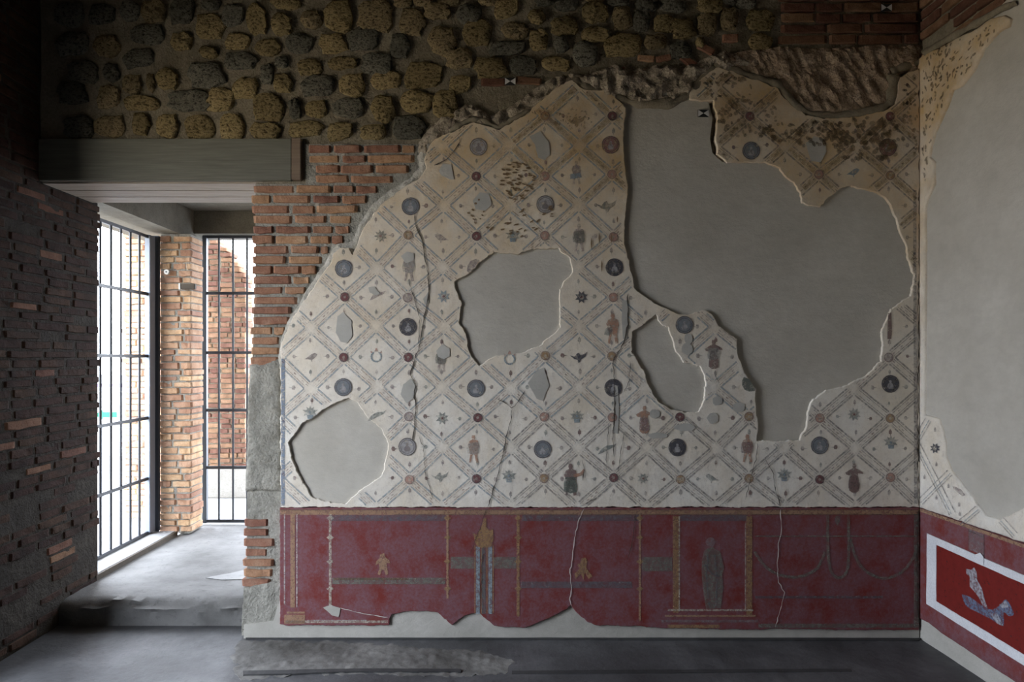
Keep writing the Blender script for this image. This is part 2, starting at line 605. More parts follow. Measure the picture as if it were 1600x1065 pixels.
def brick(parent, fr, u0, u1, v0, v1, proud, depth=0.10, mat='brick', name='brick', tilt=0.0):
    c = fr.at((u0 + u1) / 2, (v0 + v1) / 2, proud - depth / 2)
    rz = math.atan2(fr.u.y, fr.u.x)
    return link_obj(name, R.choice(BRICKS), M[mat], parent, c, (0, tilt, rz), (u1 - u0, depth, v1 - v0))


def course(parent, fr, u0, u1, v0, v1, lens, proud=(0.008, 0.02), mat='brick', depth=0.10, skip=0.0, joint=0.012, rag0=0.0, rag1=0.0):
    u = u0 + R.uniform(-rag0, rag0)
    end = u1 + R.uniform(-rag1, rag1)
    while u < end - 0.02:
        L = R.uniform(*lens)
        e = u + L
        if end - e < lens[0] * 0.5:
            e = end
        if R.random() >= skip:
            brick(parent, fr, u, e - joint * R.uniform(0.4, 1.2), v0 + R.uniform(-.002, .002), v1 + R.uniform(-.002, .002), R.uniform(*proud), depth, R.choice(mat) if isinstance(mat, list) else mat, tilt=R.uniform(-.008, .008))
        u = e


def stone_mesh(seed):
    rr = random.Random(seed * 13 + 5)
    n = 14
    v, f = [], []
    rad = []
    pw = rr.uniform(2.8, 6.0)
    for i in range(n):
        a = 2 * math.pi * i / n
        q = (abs(math.cos(a)) ** pw + abs(math.sin(a)) ** pw) ** (-1 / pw)
        rad.append(0.5 * q * rr.uniform(0.80, 1.10))
    for s, w in ((1.0, -0.5), (0.99, 0.12), (0.90, 0.30), (0.5, 0.38)):
        for i in range(n):
            a = 2 * math.pi * i / n
            k = rad[i] * s * rr.uniform(0.95, 1.05)
            v.append((k * math.cos(a), -(w + (rr.uniform(-.07, .07) if w > 0.1 else 0)), k * math.sin(a)))
    v.append((rr.uniform(-.05, .05), -0.44, rr.uniform(-.05, .05)))
    for r_ in range(3):
        for i in range(n):
            j = (i + 1) % n
            f.append((r_ * n + i, r_ * n + j, (r_ + 1) * n + j, (r_ + 1) * n + i))
    for i in range(n):
        f.append((3 * n + i, 3 * n + (i + 1) % n, 4 * n))
    me = mesh('stone', v, f, 60)
    me.materials.append(M['tuff_yellow'])
    return me


STONES = [stone_mesh(s) for s in range(12)]

# ------------------------------------------------------------------ the room shell
wall_back = empty('wall_back', (0, D, 0), kind='structure', label='ancient rubble and brick end wall carrying the frescoes')
jamb = [(397, 285), (398, 420), (396, 500), (393, 570), (388, 640), (386, 720), (385, 800), (383, 900), (382, 990)]


def jamb_x(y):
    for (x0, y0), (x1, y1) in zip(jamb, jamb[1:]):
        if y0 <= y <= y1:
            return x0 + (x1 - x0) * (y - y0) / (y1 - y0)
    return jamb[0][0] if y < jamb[0][1] else jamb[-1][0]


ZTOP = 3.62
T_BACK = 0.47
core = [BACK.px(x + 3, y) for x, y in jamb] + [(BACK.px(386, 0)[0], 0.0), (XR, 0.0), (XR, ZTOP), (XL, ZTOP), (XL, BACK.px(0, 222)[1]), (BACK.px(400, 0)[0], BACK.px(0, 222)[1])]
core_loop = []
for i in range(len(core)):
    a, b = Vector(core[i]), Vector(core[(i + 1) % len(core)])
    k = max(1, int((b - a).length / 0.08))
    core_loop += [tuple(a.lerp(b, j / k)) for j in range(k)]
relief('masonry_core', BACK, [core_loop], 0.035, lambda u, v, d: 0.004 + 0.007 * fbm(u, v, 7, 1.0) + 0.004 * n3(u, v, 45), M['mortar'], wall_back, back=-T_BACK, smooth=70)

floor_o = tag(boxes('floor', [(XL - 0.5, XR + 0.1, -2.6, 4.0, -0.12, 0.0)], M['floor']), kind='structure', label='worn grey cement floor of the frescoed room')
tag(boxes('ceiling', [(XL - 0.5, XR + 0.5, -2.6, D + T_BACK, ZTOP, ZTOP + 0.15)], M['dark_timber']), kind='structure', label='dark timber ceiling over the room')
tag(boxes('wall_rear', [(XL - 0.5, XR + 0.5, -2.75, -2.6, 0, ZTOP)], M['room_dark']), kind='structure', label='plain dark wall closing the room')
wall_right = empty('wall_right', (XR, D, 0), kind='structure', label='side wall with grey repair mortar over fresco remains')
boxes('masonry_core', [(XR, XR + 0.45, -2.6, D + T_BACK, 0, ZTOP)], M['mortar'], wall_right)
wall_left = empty('wall_left', (XL, D, 0), kind='structure', label='shade-darkened brick side wall ending in the ragged door jamb')
JY = 4.27
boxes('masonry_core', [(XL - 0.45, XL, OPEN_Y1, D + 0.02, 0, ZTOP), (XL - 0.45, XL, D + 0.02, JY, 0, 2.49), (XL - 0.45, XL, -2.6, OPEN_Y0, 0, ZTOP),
                       (XL - 0.45, XL, OPEN_Y0, OPEN_Y1, OPEN_Z, ZTOP)], M['shaded_mortar'], wall_left)
# brick courses of the left wall as far as it shows
z = 0.02
while z < 3.45:
    h = R.uniform(0.047, 0.056)
    y1 = 4.29 if z < 2.47 else D - 0.01
    skip = 0.35 if z < 0.75 else 0.03
    course(wall_left, LEFT, 3.33 + R.uniform(-0.1, 0), y1, z, z + h - 0.012, (0.17, 0.30), (0.002, 0.008), ['brick_shaded'] * 14 + ['brick_dark'], 0.12, skip, rag1=0.022 if z < 2.47 else 0)
    z += h

# ------------------------------------------------------------------ stones of the rubble masonry above the door and the fresco
S = """286 19 34 40 d|329 44 46 38 y|402 32 30 44 y|232 56 50 28 d|286 67 32 26 y|372 65 38 26 y|327 83 28 18 y|218 93 44 26 d|376 97 52 26 d|324 119 56 38 d
263 125 32 30 y|237 130 13 28 b|208 134 28 28 b|384 140 36 30 y|221 162 54 22 y|297 158 66 32 d|345 155 42 38 y|222 196 27 34 y|263 199 32 34 y|312 199 46 36 y
363 199 38 40 y|419 168 48 42 y|417 206 46 25 y|447 5 44 22 y|441 40 30 32 y|487 32 32 28 b|530 28 42 44 y|586 26 52 50 b|419 75 38 26 y|467 69 42 28 d
521 70 42 30 y|568 63 44 34 d|625 74 32 36 d|418 117 20 30 d|441 98 22 18 d|484 106 38 24 y|536 100 44 18 y|590 101 50 36 d|443 132 30 28 y|497 136 48 30 d
551 135 38 32 y|605 127 46 26 y|461 171 18 30 d|495 172 32 24 y|545 170 46 28 d|599 171 36 42 y|478 203 56 24 y|531 205 40 28 y|584 207 42 24 y|639 201 52 36 d
644 37 42 40 b|683 18 40 26 b|700 3 36 18 b|732 24 38 28 d|790 13 38 30 y|838 28 26 22 y|850 3 28 16 d|747 54 44 40 y|691 65 42 44 b|804 49 40 26 b
791 76 56 22 d|842 64 28 32 y|717 93 40 30 b|661 117 58 42 y|767 108 50 32 y|817 104 40 28 d|718 132 34 28 y|650 160 50 32 y|696 166 38 42 y|929 21 38 30 y
881 42 40 28 y|972 30 30 36 b|1002 35 26 34 d|929 56 40 22 y|1037 38 34 26 y|1067 47 38 30 y|972 73 54 34 y|877 71 22 24 d|913 86 38 36 d|1024 67 34 22 b
1062 80 34 26 d|868 101 42 20 y|884 8 36 20 d|1052 9 42 24 d|1011 8 34 24 d|1108 9 38 24 y|1104 39 32 36 b|1139 32 26 34 b|1188 34 42 32 y|1186 67 36 24 y
1093 68 14 16 y|1165 5 34 20 d|1139 2 22 14 d|115 71 46 34 d|168 73 40 34 b|175 114 24 28 d|130 114 46 34 d|171 151 34 36 b|115 147 46 34 d|173 199 46 30 b
123 199 44 34 d|110 25 44 34 d|160 22 40 32 d|243 20 38 34 b|204 18 30 30 d|330 8 30 18 d|364 24 34 34 d|761 3 26 14 b|660 3 28 14 b|630 5 28 14 b|965 4 34 16 d|925 -6 36 18 y"""
SM = {'y': 'tuff_yellow', 'b': 'tuff_brown', 'd': 'lava_dark'}
for tok in S.replace('\n', '|').split('|'):
    x, y, w, h, k_ = tok.split()
    x, y, w, h = float(x), float(y), float(w), float(h)
    u, v = BACK.px(x, y)
    link_obj('stone', R.choice(STONES), M[SM[k_]], wall_back, BACK.at(u, v, 0.006), (0, R.uniform(-.12, .12), 0), (w * K * 1.08, R.uniform(0.045, 0.07), h * K * 1.10))

# ------------------------------------------------------------------ outlines traced on the end wall (pixels)
left_edge = [(443, 789.5), (442, 700), (442, 600), (443, 540), (452, 515), (470, 482), (485, 462), (505, 432), (520, 412), (525, 398), (534, 389), (547, 389), (553, 399), (559, 388), (563, 376),
             (572, 356), (587, 335), (599, 320), (620, 305), (637, 292), (656, 281), (668, 266), (663, 256), (667, 240), (680, 220), (693, 213), (712, 209), (727, 199), (741, 194), (758, 199),
             (780, 207), (799, 195), (827, 181), (838, 166), (861, 147), (883, 132), (893, 130), (911, 144), (926, 145), (941, 145), (957, 153), (968, 165), (976, 173)]
big_edge = [(974, 192), (972, 210), (973, 252), (979, 306), (975, 348), (972, 374), (979, 402), (987, 438), (989, 452), (1005, 464), (1024, 475), (1049, 488), (1070, 492), (1099, 484), (1109, 490),
            (1117, 508), (1132, 518), (1148, 530), (1148, 552), (1155, 572), (1167, 594), (1178, 607), (1175, 626), (1180, 658), (1178, 686), (1208, 688), (1244, 686), (1255, 666), (1258, 642),
            (1265, 623), (1286, 609), (1320, 600), (1349, 585), (1370, 564), (1373, 540), (1370, 519), (1380, 498), (1386, 483), (1401, 474), (1415, 463), (1423, 433), (1416, 417), (1411, 399),
            (1410, 382), (1400, 364), (1396, 349), (1386, 323), (1380, 314), (1365, 303), (1347, 299), (1322, 293), (1309, 297), (1289, 311), (1277, 325), (1261, 323), (1247, 320), (1245, 303),
            (1236, 288), (1223, 281), (1214, 265), (1190, 257), (1152, 257), (1133, 257), (1118, 243), (1114, 222), (1118, 190), (1111, 162), (1091, 162), (1074, 158)]
right_top = [(1074, 143), (1091, 129), (1115, 110), (1130, 112), (1153, 122), (1181, 131), (1209, 141), (1222, 158), (1236, 172), (1254, 184), (1280, 189), (1321, 187), (1351, 183), (1379, 176),
             (1393, 166), (1399, 125), (1415, 116), (1429, 112), (1429, 789.5)]
P1 = [(711, 441), (735, 428), (752, 410), (772, 396), (808, 399), (832, 390), (871, 390), (889, 405), (892, 426), (873, 453), (874, 480), (874, 512), (841, 540), (814, 552), (775, 555), (750, 570),
      (736, 555), (727, 519), (718, 504), (722, 475), (713, 452)]
P2 = [(454, 690), (475, 662), (517, 633), (547, 620), (562, 630), (577, 651), (598, 669), (610, 693), (604, 717), (598, 741), (562, 765), (544, 784), (520, 782), (493, 775), (475, 750), (460, 717)]
P3 = [(1022, 492), (1029, 506), (1041, 511), (1048, 530), (1054, 549), (1065, 565), (1092, 572), (1099, 597), (1097, 622), (1088, 642), (1068, 643), (1043, 638), (1024, 624), (1012, 603),
      (1004, 581), (984, 549), (986, 519), (1008, 504)]


def b2(pts):
    return [BACK.px(x, y) for x, y in pts]


FW = 0.042            # how far the painted plaster stands proud of the masonry


def HF(u, v):
    return FW + 0.0035 * n3(u, v, 1.6, 4.2)


lat_loop = rough_loop(b2(left_edge + big_edge + right_top), 0.009, 0.006, 1)
hole_loops = [rough_loop(b2(p), 0.009, 0.007, 2 + i) for i, p in enumerate((P1, P2, P3))]
FRESCO_LOOPS = [lat_loop] + hole_loops
fresco = empty('lattice_fresco', BACK.at(*BACK.px(940, 790), 0), label='cream fresco with diagonal lattice of medallions, birds and figures on the end wall', cat='fresco')
relief('plaster', BACK, FRESCO_LOOPS, 0.05, lambda u, v, d: HF(u, v) - (0.003 if d < 1e-5 else 0.0), M['fresco'], fresco, back=-0.01, bevel=0.003, smooth=28)


def grow(pts, g):
    c = Vector((sum(p[0] for p in pts) / len(pts), sum(p[1] for p in pts) / len(pts)))
    return [((p[0] - c.x) * g + c.x, (p[1] - c.y) * g + c.y) for p in pts]


big_patch = [(968, 160)] + [(x - 6 if x < 1200 and y < 480 else x, y) for x, y in big_edge] + [(1074, 140), (1030, 150)]
for i, (pts, g, w) in enumerate(((P1, 1.05, 0.030), (P2, 1.05, 0.030), (P3, 1.06, 0.029), (big_patch, 1.012, 0.026))):
    relief('repair_patch', BACK, [rough_loop(b2(grow(pts, g)), 0.03, 0.002, 11 + i)], 0.06, lambda u, v, d, w=w: w + 0.004 * n3(u, v, 2.2, 8.0 + w * 100), M['patch'], fresco, back=-0.01, smooth=65)

# ------------------------------------------------------------------ painted decoration of the lattice fresco
PAINT_W = 0.0012


def paint(name, polys, mat, parent, fr=BACK, H=HF, lift=1, strips=()):
    v, f = [], []
    for poly in polys:
        n0 = len(v)
        for x, y in poly:
            u_, v_ = fr.px(x, y)
            v.append(fr.at(u_, v_, H(u_, v_) + PAINT_W * lift))
        f.append(tuple(range(n0, n0 + len(poly))))
    for quad in strips:
        n0 = len(v)
        for x, y in quad:
            u_, v_ = fr.px(x, y)
            v.append(fr.at(u_, v_, H(u_, v_) + PAINT_W * lift))
        f.append(tuple(range(n0, n0 + 4)))
    if not f:
        return None
    o = centred(name, v, f, M[mat], parent)
    # make every face look out of the wall
    me = o.data
    flip = [p.index for p in me.polygons if p.normal.dot(fr.n) < 0]
    if flip:
        bm = bmesh.new()
        bm.from_mesh(me)
        bm.faces.ensure_lookup_table()
        bmesh.ops.reverse_faces(bm, faces=[bm.faces[i] for i in flip])
        bm.to_mesh(me)
        bm.free()
    return o


def disc(x, y, r, n=22, j=0.03):
    return [(x + r * math.cos(2 * math.pi * i / n) * (1 + R.uniform(-j, j)), y + r * math.sin(2 * math.pi * i / n) * (1 + R.uniform(-j, j))) for i in range(n)]


def ring(x, y, r0, r1, n=24):
    q = []
    for i in range(n):
        a, b = 2 * math.pi * i / n, 2 * math.pi * (i + 1) / n
        q.append([(x + r0 * math.cos(a), y + r0 * math.sin(a)), (x + r1 * math.cos(a), y + r1 * math.sin(a)), (x + r1 * math.cos(b), y + r1 * math.sin(b)), (x + r0 * math.cos(b), y + r0 * math.sin(b))])
    return q


def xf(pts, x, y, s=1.0, flip=False, rot=0.0):
    c, sn = math.cos(rot), math.sin(rot)
    return [(x + s * ((-p[0] if flip else p[0]) * c - p[1] * sn), y + s * ((-p[0] if flip else p[0]) * sn + p[1] * c)) for p in pts]


loops_px = [[((u / K) + CX, CY - (v - CAMZ) / K) for u, v in L] for L in FRESCO_LOOPS]


# raster of the surviving plaster (1 px) with its distance to the nearest broken edge, up to 8 px
GX0, GY0, GW, GH = 430, 90, 1020, 720
_mask = np.zeros((GH, GW), bool)
for _L in loops_px:
    _A = np.array(_L)
    _B = np.roll(_A, -1, 0)
    for _r in range(GH):
        _yy = GY0 + _r + 0.5
        _m = (_A[:, 1] > _yy) != (_B[:, 1] > _yy)
        for _x in _A[_m, 0] + (_yy - _A[_m, 1]) * (_B[_m, 0] - _A[_m, 0]) / (_B[_m, 1] - _A[_m, 1]):
            _mask[_r, :max(0, min(GW, int(round(_x - GX0))))] ^= True
_dist = _mask.astype(int)
_e = _mask.copy()
for _k in range(8):
    _n = _e.copy()
    _n[1:] &= _e[:-1]
    _n[:-1] &= _e[1:]
    _n[:, 1:] &= _e[:, :-1]
    _n[:, :-1] &= _e[:, 1:]
    _e = _n
    _dist += _e


def ok(pts, margin=3.0):
    P = np.array(pts, float)
    ix, iy = (P[:, 0] - GX0).astype(int), (P[:, 1] - GY0).astype(int)
    g = (ix >= 0) & (ix < GW) & (iy >= 0) & (iy < GH)
    return g & (_dist[np.clip(iy, 0, GH - 1), np.clip(ix, 0, GW - 1)] > margin)


def ok1(x, y, r=4):
    return bool(ok([(x, y)], r)[0])


def stroke(pts, w, gap=0.0, clip=True, jit=0.25):
    """a hand-drawn line along a polyline as short quads, kept only on surviving plaster"""
    res = []
    for (x0, y0), (x1, y1) in zip(pts, pts[1:]):
        L = math.hypot(x1 - x0, y1 - y0)
        k = max(1, int(L / 7))
        for j in range(k):
            a, b = j / k, (j + 1) / k
            if R.random() < gap:
                continue
            res.append((x0 + (x1 - x0) * a, y0 + (y1 - y0) * a, x0 + (x1 - x0) * b, y0 + (y1 - y0) * b))
    if not res:
        return []
    if clip:
        m = ok([(r[0], r[1]) for r in res], 2.0) & ok([(r[2], r[3]) for r in res], 2.0)
        res = [r for r, q in zip(res, m) if q]
    out = []
    for ax, ay, bx, by in res:
        L = math.hypot(bx - ax, by - ay) or 1
        nx, ny = -(by - ay) / L * w / 2, (bx - ax) / L * w / 2
        jx = R.uniform(-jit, jit)
        out.append([(ax + nx + jx, ay + ny), (bx + nx + jx, by + ny), (bx - nx + jx, by - ny), (ax - nx + jx, ay - ny)])
    return out


COLX = [438, 540, 640, 745, 850, 955, 1060, 1167, 1275, 1383, 1487]
ROSY = [92, 185, 277, 371, 465, 557, 651, 745, 838]
MEDY = [138, 232, 324, 419, 511, 605, 698, 790]
JX = {}
JR = random.Random(3)


def ros(k, j):
    return (COLX[k] + JR_off(k, j, 0), ROSY[j] + JR_off(k, j, 1))


def cross(k, j):          # plain crossing between columns k and k+1 at medallion row j
    return ((COLX[k] + COLX[k + 1]) / 2 + JR_off(k, j, 2), MEDY[j] + JR_off(k, j, 3))


def JR_off(k, j, c):
    if (k, j, c) not in JX:
        JX[(k, j, c)] = JR.uniform(-1.8, 1.8)
    return JX[(k, j, c)]


def tone(x, y):
    if x > 1090 and y < 420:
        return 'line_ochre', 'line_dark'
    if y > 640 and x > 780 or x > 1240:
        return 'line_dark', 'line_dark'
    if x > 780 and y < 300:
        return 'line_ochre', 'line_blue'
    return 'line_red', 'line_blue'


def band(p, q):
    """one bar of the lattice between two crossings: two outer lines, two thin inner lines and a row of dots"""
    (x0, y0), (x1, y1) = p, q
    L = math.hypot(x1 - x0, y1 - y0)
    tx, ty = (x1 - x0) / L, (y1 - y0) / L
    nx, ny = -ty, tx

    def off(d, a=8, b=8):
        return [(x0 + tx * a + nx * d, y0 + ty * a + ny * d), (x1 - tx * b + nx * d, y1 - ty * b + ny * d)]
    inner_m, outer_m = tone((x0 + x1) / 2, (y0 + y1) / 2)
    y1c = 787
    o_s = stroke(off(6.8), 2.5, 0.0, True, 0.0) + stroke(off(-6.8), 2.5, 0.0, True, 0.0)
    i_s = stroke(off(3.4), 1.2, 0.0, True, 0.0) + stroke(off(-3.4), 1.2, 0.0, True, 0.0)
    a = 10.0
    dots = []
    while a < L - 8:
        cx, cy = x0 + tx * a, y0 + ty * a
        if R.random() < 0.75 and ok1(cx, cy, 2):
            dots += stroke([(cx - tx * 2.2, cy - ty * 2.2), (cx + tx * 2.2, cy + ty * 2.2)], 1.9, 0, False)
        a += 8.5
    if inner_m == 'line_ochre':
        i_s += stroke(off(0), 5.0, 0.0, True, 0.0)
    runs = []
    for q in stroke(off(0, 4, 4), 15.5, 0.0, True, 0.0):
        if runs and math.hypot(q[0][0] - runs[-1][-1][1][0], q[0][1] - runs[-1][-1][1][1]) < 1.0:
            runs[-1].append(q)
        else:
            runs.append([q])
    if not runs:
        return
    o = [paint('lattice_band', [], 'line_fill', fresco, strips=r_, lift=0.8) for r_ in runs][0]
    for nm, mt, st, lf in (('outer_line', outer_m, o_s, 1.2), ('inner_line', inner_m, i_s, 1.5), ('dotted_garland', 'line_red', dots, 1.8)):
        q = paint(nm, [], mt, o, strips=st, lift=lf)
        if q:
            tag(q, kind='stuff')


for k in range(len(COLX) - 1):
    for j in range(len(MEDY)):
        c = cross(k, j)
        for kk, jj in ((k, j), (k + 1, j), (k, j + 1), (k + 1, j + 1)):
            r_ = ros(kk, jj)
            if min(r_[1], c[1]) < 787:
                a, b = r_, c
                band(a, b)

# rosettes on the crossings
SPECIAL = {(3, 2): 'gold'}
for k in range(1, len(COLX) - 1):
    for j in range(1, 8):
        x, y = ros(k, j)
        if not ok1(x, y, 6) or y > 780:
            continue
        c = R.choice(['wine', 'rose', 'wine', 'plum', 'rose', 'gold'])
        if (k, j) in ((2, 3), (4, 1), (4, 7), (6, 7), (9, 2)):
            c = 'gold'
        o = paint('rosette', [disc(x, y, 6.6, 16)], 'p_' + c if ('p_' + c) in M else c, fresco, lift=2.2)
        paint('rosette_rim', [], 'p_rim' if c == 'wine' else 'p_robe', o, strips=ring(x, y, 6.2, 7.4, 18), lift=2.6)
        paint('rosette_heart', [disc(x, y, 2.2, 8)], 'p_cream', o, lift=2.9)


# medallions
def medallion(x, y, c, r=13.0):
    o = paint('medallion', [disc(x, y, r, 26, 0.015)], c, fresco, lift=1.6)
    paint('medallion_rim', [], 'rim', o, strips=ring(x, y, r - 0.6, r + 0.9, 28) + ring(x, y, r - 3.0, r - 2.2, 24), lift=2.1)
    lt = 'disc_pale' if c != 'disc_pale' else 'bud'
    s = R.choice([1, -1])
    bust = [(-1.5, -7), (1.5, -7.5), (2.5, -5), (1.5, -2.5), (4.5, -0.5), (6, 5), (3, 8), (-4, 8), (-6, 4), (-4, -0.5), (-1.5, -2.5), (-2.3, -5)]
    paint('medallion_bust', [xf(bust, x, y + 0.5, 0.85, s < 0)], lt, o, lift=2.1)


MED = {(748, 233): 'disc_pale', (952, 230): 'disc_red', (1169, 239): 'disc_blue', (1380, 234): 'disc_red', (643, 325): 'disc_blue', (851, 322): 'disc_pale', (540, 421): 'disc_blue',
       (958, 419): 'disc_dark', (639, 511): 'disc_dark', (1066, 508): 'disc_blue', (539, 604): 'disc_blue', (744, 606): 'disc_blue', (956, 605): 'disc_dark',
       (1384, 599): 'disc_dark', (638, 696): 'disc_pale', (847, 700): 'disc_blue', (1055, 697): 'disc_dark', (1275, 694): 'disc_blue'}
for (x, y), c in MED.items():
    medallion(x, y, c)
o = paint('medallion', [[(1166, 592), (1158, 588), (1155, 594), (1155, 601), (1159, 608), (1166, 611), (1174, 610), (1176, 607), (1171, 600)]], 'robe_green', fresco, lift=1.6)
o = paint('medallion', [[(730, 425), (731, 416), (736, 409), (744, 406), (750, 408), (745, 414), (738, 424), (734, 428)]], 'plum', fresco, lift=1.6)

BIRD = [(-13, -3), (-6, -1), (-2, -6), (1, -7), (3, -3), (9, -5), (14, -9), (11, -1), (5, 3), (3, 7), (0, 9), (-1, 4), (-6, 3)]
BIRDS = [(-11, 4), (-5, 0), (0, -4), (5, -6), (9, -4), (8, -1), (4, 3), (1, 5), (1, 8), (0, 8), (-1, 5), (-6, 4)]
WING = [(-14, 8), (-8, -1), (0, -6), (10, -7), (15, -9), (12, -4), (4, 0), (-4, 4), (-10, 7)]
MAN = [(-2, -20), (2, -20), (3, -16), (2, -13), (7, -11), (9, -3), (7, 3), (6, 12), (8, 22), (4, 23), (2, 12), (0, 8), (-2, 13), (-4, 23), (-7, 22), (-5, 9), (-7, 0), (-9, -5), (-6, -11), (-2, -13), (-3, -16)]
WOMAN = [(-2, -21), (2, -21), (3, -17), (2, -14), (6, -12), (13, -8), (14, -5), (6, -6), (5, 0), (8, 12), (7, 21), (3, 24), (-3, 24), (-8, 20), (-7, 8), (-5, -2), (-12, -4), (-14, -7), (-6, -12), (-2, -14), (-3, -17)]
CLOAK = [(-8, -8), (7, -9), (10, -2), (8, 8), (0, 10), (-9, 8), (-10, 0)]
SKIRT = [(-7, -2), (6, -2), (9, 10), (8, 18), (0, 20), (-9, 17), (-9, 8)]
FLOR = [(0, -12), (2, -7), (6, -10), (5, -5), (12, -5), (7, -1), (10, 4), (5, 3), (4, 9), (0, 5), (-4, 9), (-5, 3), (-10, 4), (-7, -1), (-12, -5), (-5, -5), (-6, -10), (-2, -7)]


def star(n, r0, r1):
    return [((r1 if i % 2 else r0) * math.cos(math.pi * i / n), (r1 if i % 2 else r0) * math.sin(math.pi * i / n)) for i in range(2 * n)]


def bird(x, y, c='leaf', shape=BIRD, s=1.0, flip=False):
    paint('painted_bird', [xf(shape, x, y, s, flip)], c, fresco, lift=1.6)


def figure(x, y, body, cloth, c, cc, s=1.0, flip=False):
    o = paint('painted_figure', [xf(body, x, y, s, flip)], c, fresco, lift=1.6)
    if cloth:
        paint('drapery', [xf(cloth, x, y, s, flip)], cc, o, lift=2.2)


def flower(x, y, c='leaf', c2='sky', s=1.0):
    o = paint('painted_sprig', [xf(FLOR, x, y, s)], c, fresco, lift=1.6)
    paint('sprig_cup', [xf([(-5, 3), (5, 3), (4, 9), (-4, 9)], x, y, s), disc(x, y - 1, 2.2 * s, 8)], c2, o, lift=2.1)


def starf(x, y, c='leaf', n=8, s=1.0):
    o = paint('painted_star', [xf(star(n, 5.5, 9.5), x, y, s)], c, fresco, lift=1.6)
    paint('star_heart', [disc(x, y, 3.6 * s, 12)], 'cream', o, lift=2.1)
    paint('star_dot', [disc(x, y, 1.5 * s, 8)], 'wine', o, lift=2.5)


def wreath(x, y, c='sky', s=1.0):
    q = []
    for i in range(14):
        a = math.pi * (-0.25 + 1.5 * i / 13)
        q.append(xf([(-1.6, 0), (0, -3.4), (1.6, 0), (0, 3.4)], x + 7.5 * s * math.cos(a), y + 7.5 * s * math.sin(a), s, False, a))
    o = paint('painted_wreath', q, c, fresco, lift=1.6)
    paint('wreath_ribbon', [xf([(-1, -13), (1, -13), (3, -8), (-3, -8)], x, y, s), xf([(-9, -9), (-5, -7), (-8, -5)], x, y, s), xf([(9, -9), (5, -7), (8, -5)], x, y, s)], 'rose', o, lift=2.0)


# motifs one by one, where the photograph has them
for a in ((692, 652, 'leaf'), (1002, 745, 'leaf'), (907, 465, 'disc_dark'), (1328, 646, 'leaf'), (597, 371, 'greygreen'), (694, 464, 'sky')):
    starf(a[0], a[1], a[2], 9 if a[0] in (1328, 597) else 8, 1.12 if a[0] != 1002 else 0.95)
for a in ((590, 557), (796, 561)):
    wreath(*a)
for a in ((488, 644), (900, 650), (795, 742), (1220, 740), (1385, 690), (801, 371)):
    flower(a[0], a[1], 'leaf', 'sky', 1.0)
bird(688, 743, 'leaf', BIRD)
bird(902, 558, 'disc_dark', BIRD)
bird(590, 649, 'leaf', WING, 1.0)
bird(490, 557, 'bud', BIRDS)
bird(1108, 744, 'leaf', BIRDS, 1.0, True)
bird(946, 700, 'leaf', WING)
bird(592, 463, 'plum', WING, 0.9)
bird(690, 373, 'plum', BIRDS, 1.1, True)
bird(945, 325, 'greygreen', BIRD, 1.2)
bird(898, 194, 'brown', BIRD, 1.1)
figure(740, 698, MAN, CLOAK, 'skin', 'veil')
figure(890, 745, MAN, SKIRT, 'robe', 'robe_green', 1.15)
paint('painted_figure', [xf([(-3, -2), (8, -5), (13, -11), (15, -9), (11, -1), (0, 3)], 897, 741, 1)], 'skin', fresco, lift=1.6)
figure(955, 512, MAN, [(-10, 2), (-3, -4), (0, 4), (-4, 12), (-12, 10)], 'skin', 'leaf', 1.1)
figure(1004, 653, WOMAN, SKIRT, 'skin', 'plum', 0.95)
figure(1163, 697, MAN, CLOAK, 'skin', 'plum', 1.0)
figure(1328, 743, WOMAN, SKIRT, 'robe', 'robe', 1.0)
figure(1111, 552, WOMAN, CLOAK, 'robe', 'veil', 1.0)
figure(903, 372, MAN, CLOAK, 'plum', 'greygreen', 1.0)
figure(899, 272, MAN, [(-12, 4), (8, 2), (10, 10), (-11, 13)], 'plum', 'sky', 0.85)
figure(640, 418, MAN, CLOAK, 'plum', 'veil', 1.0)
figure(690, 560, MAN, CLOAK, 'plum', 'greygreen', 0.9)
figure(1383, 510, [(-3, -22), (3, -24), (4, 10), (3, 22), (-4, 22)], None, 'robe', None, 0.9)
figure(1327, 272, BIRDS, None, 'sky', None, 1.0)
for x, y, w, h in ((1110, 652, 9, 9), (1117, 625, 8, 8), (1067, 666, 17, 6), (1024, 679, 15, 5), (1020, 645, 9, 7), (1150, 635, 10, 8), (1070, 545, 9, 9), (1072, 529, 7, 9)):
    paint('repair_spot', [[(x + w * math.cos(t * .5236) * R.uniform(.85, 1.1), y + h * math.sin(t * .5236) * R.uniform(.85, 1.1)) for t in range(12)]], 'spot', fresco, lift=2.4)
SPOTS = [[(826, 217), (843, 209), (857, 226), (858, 245), (850, 254), (840, 250), (835, 230)], [(1253, 228), (1266, 217), (1283, 222), (1285, 241), (1276, 257), (1261, 255)],
         [(686, 270), (693, 259), (706, 260), (710, 284), (704, 284), (690, 277)], [(739, 316), (750, 303), (764, 305), (768, 322), (758, 332), (743, 330)],
         [(528, 520), (530, 495), (539, 488), (552, 502), (553, 525), (545, 536), (535, 534)], [(628, 615), (632, 600), (644, 591), (652, 605), (648, 621), (637, 629)],
         [(824, 598), (838, 578), (849, 574), (857, 602), (847, 625), (838, 622)], [(578, 450), (588, 449), (596, 460), (590, 463), (580, 458)],
         [(683, 548), (692, 538), (703, 545), (704, 557), (694, 561), (686, 557)], [(662, 468), (671, 456), (671, 474), (666, 478)], [(628, 402), (638, 395), (648, 398), (648, 408), (636, 413)]]
for pts in SPOTS:
    paint('repair_spot', [rough_loop(pts, 4, 0.7, 3)], 'spot', fresco, lift=2.6)

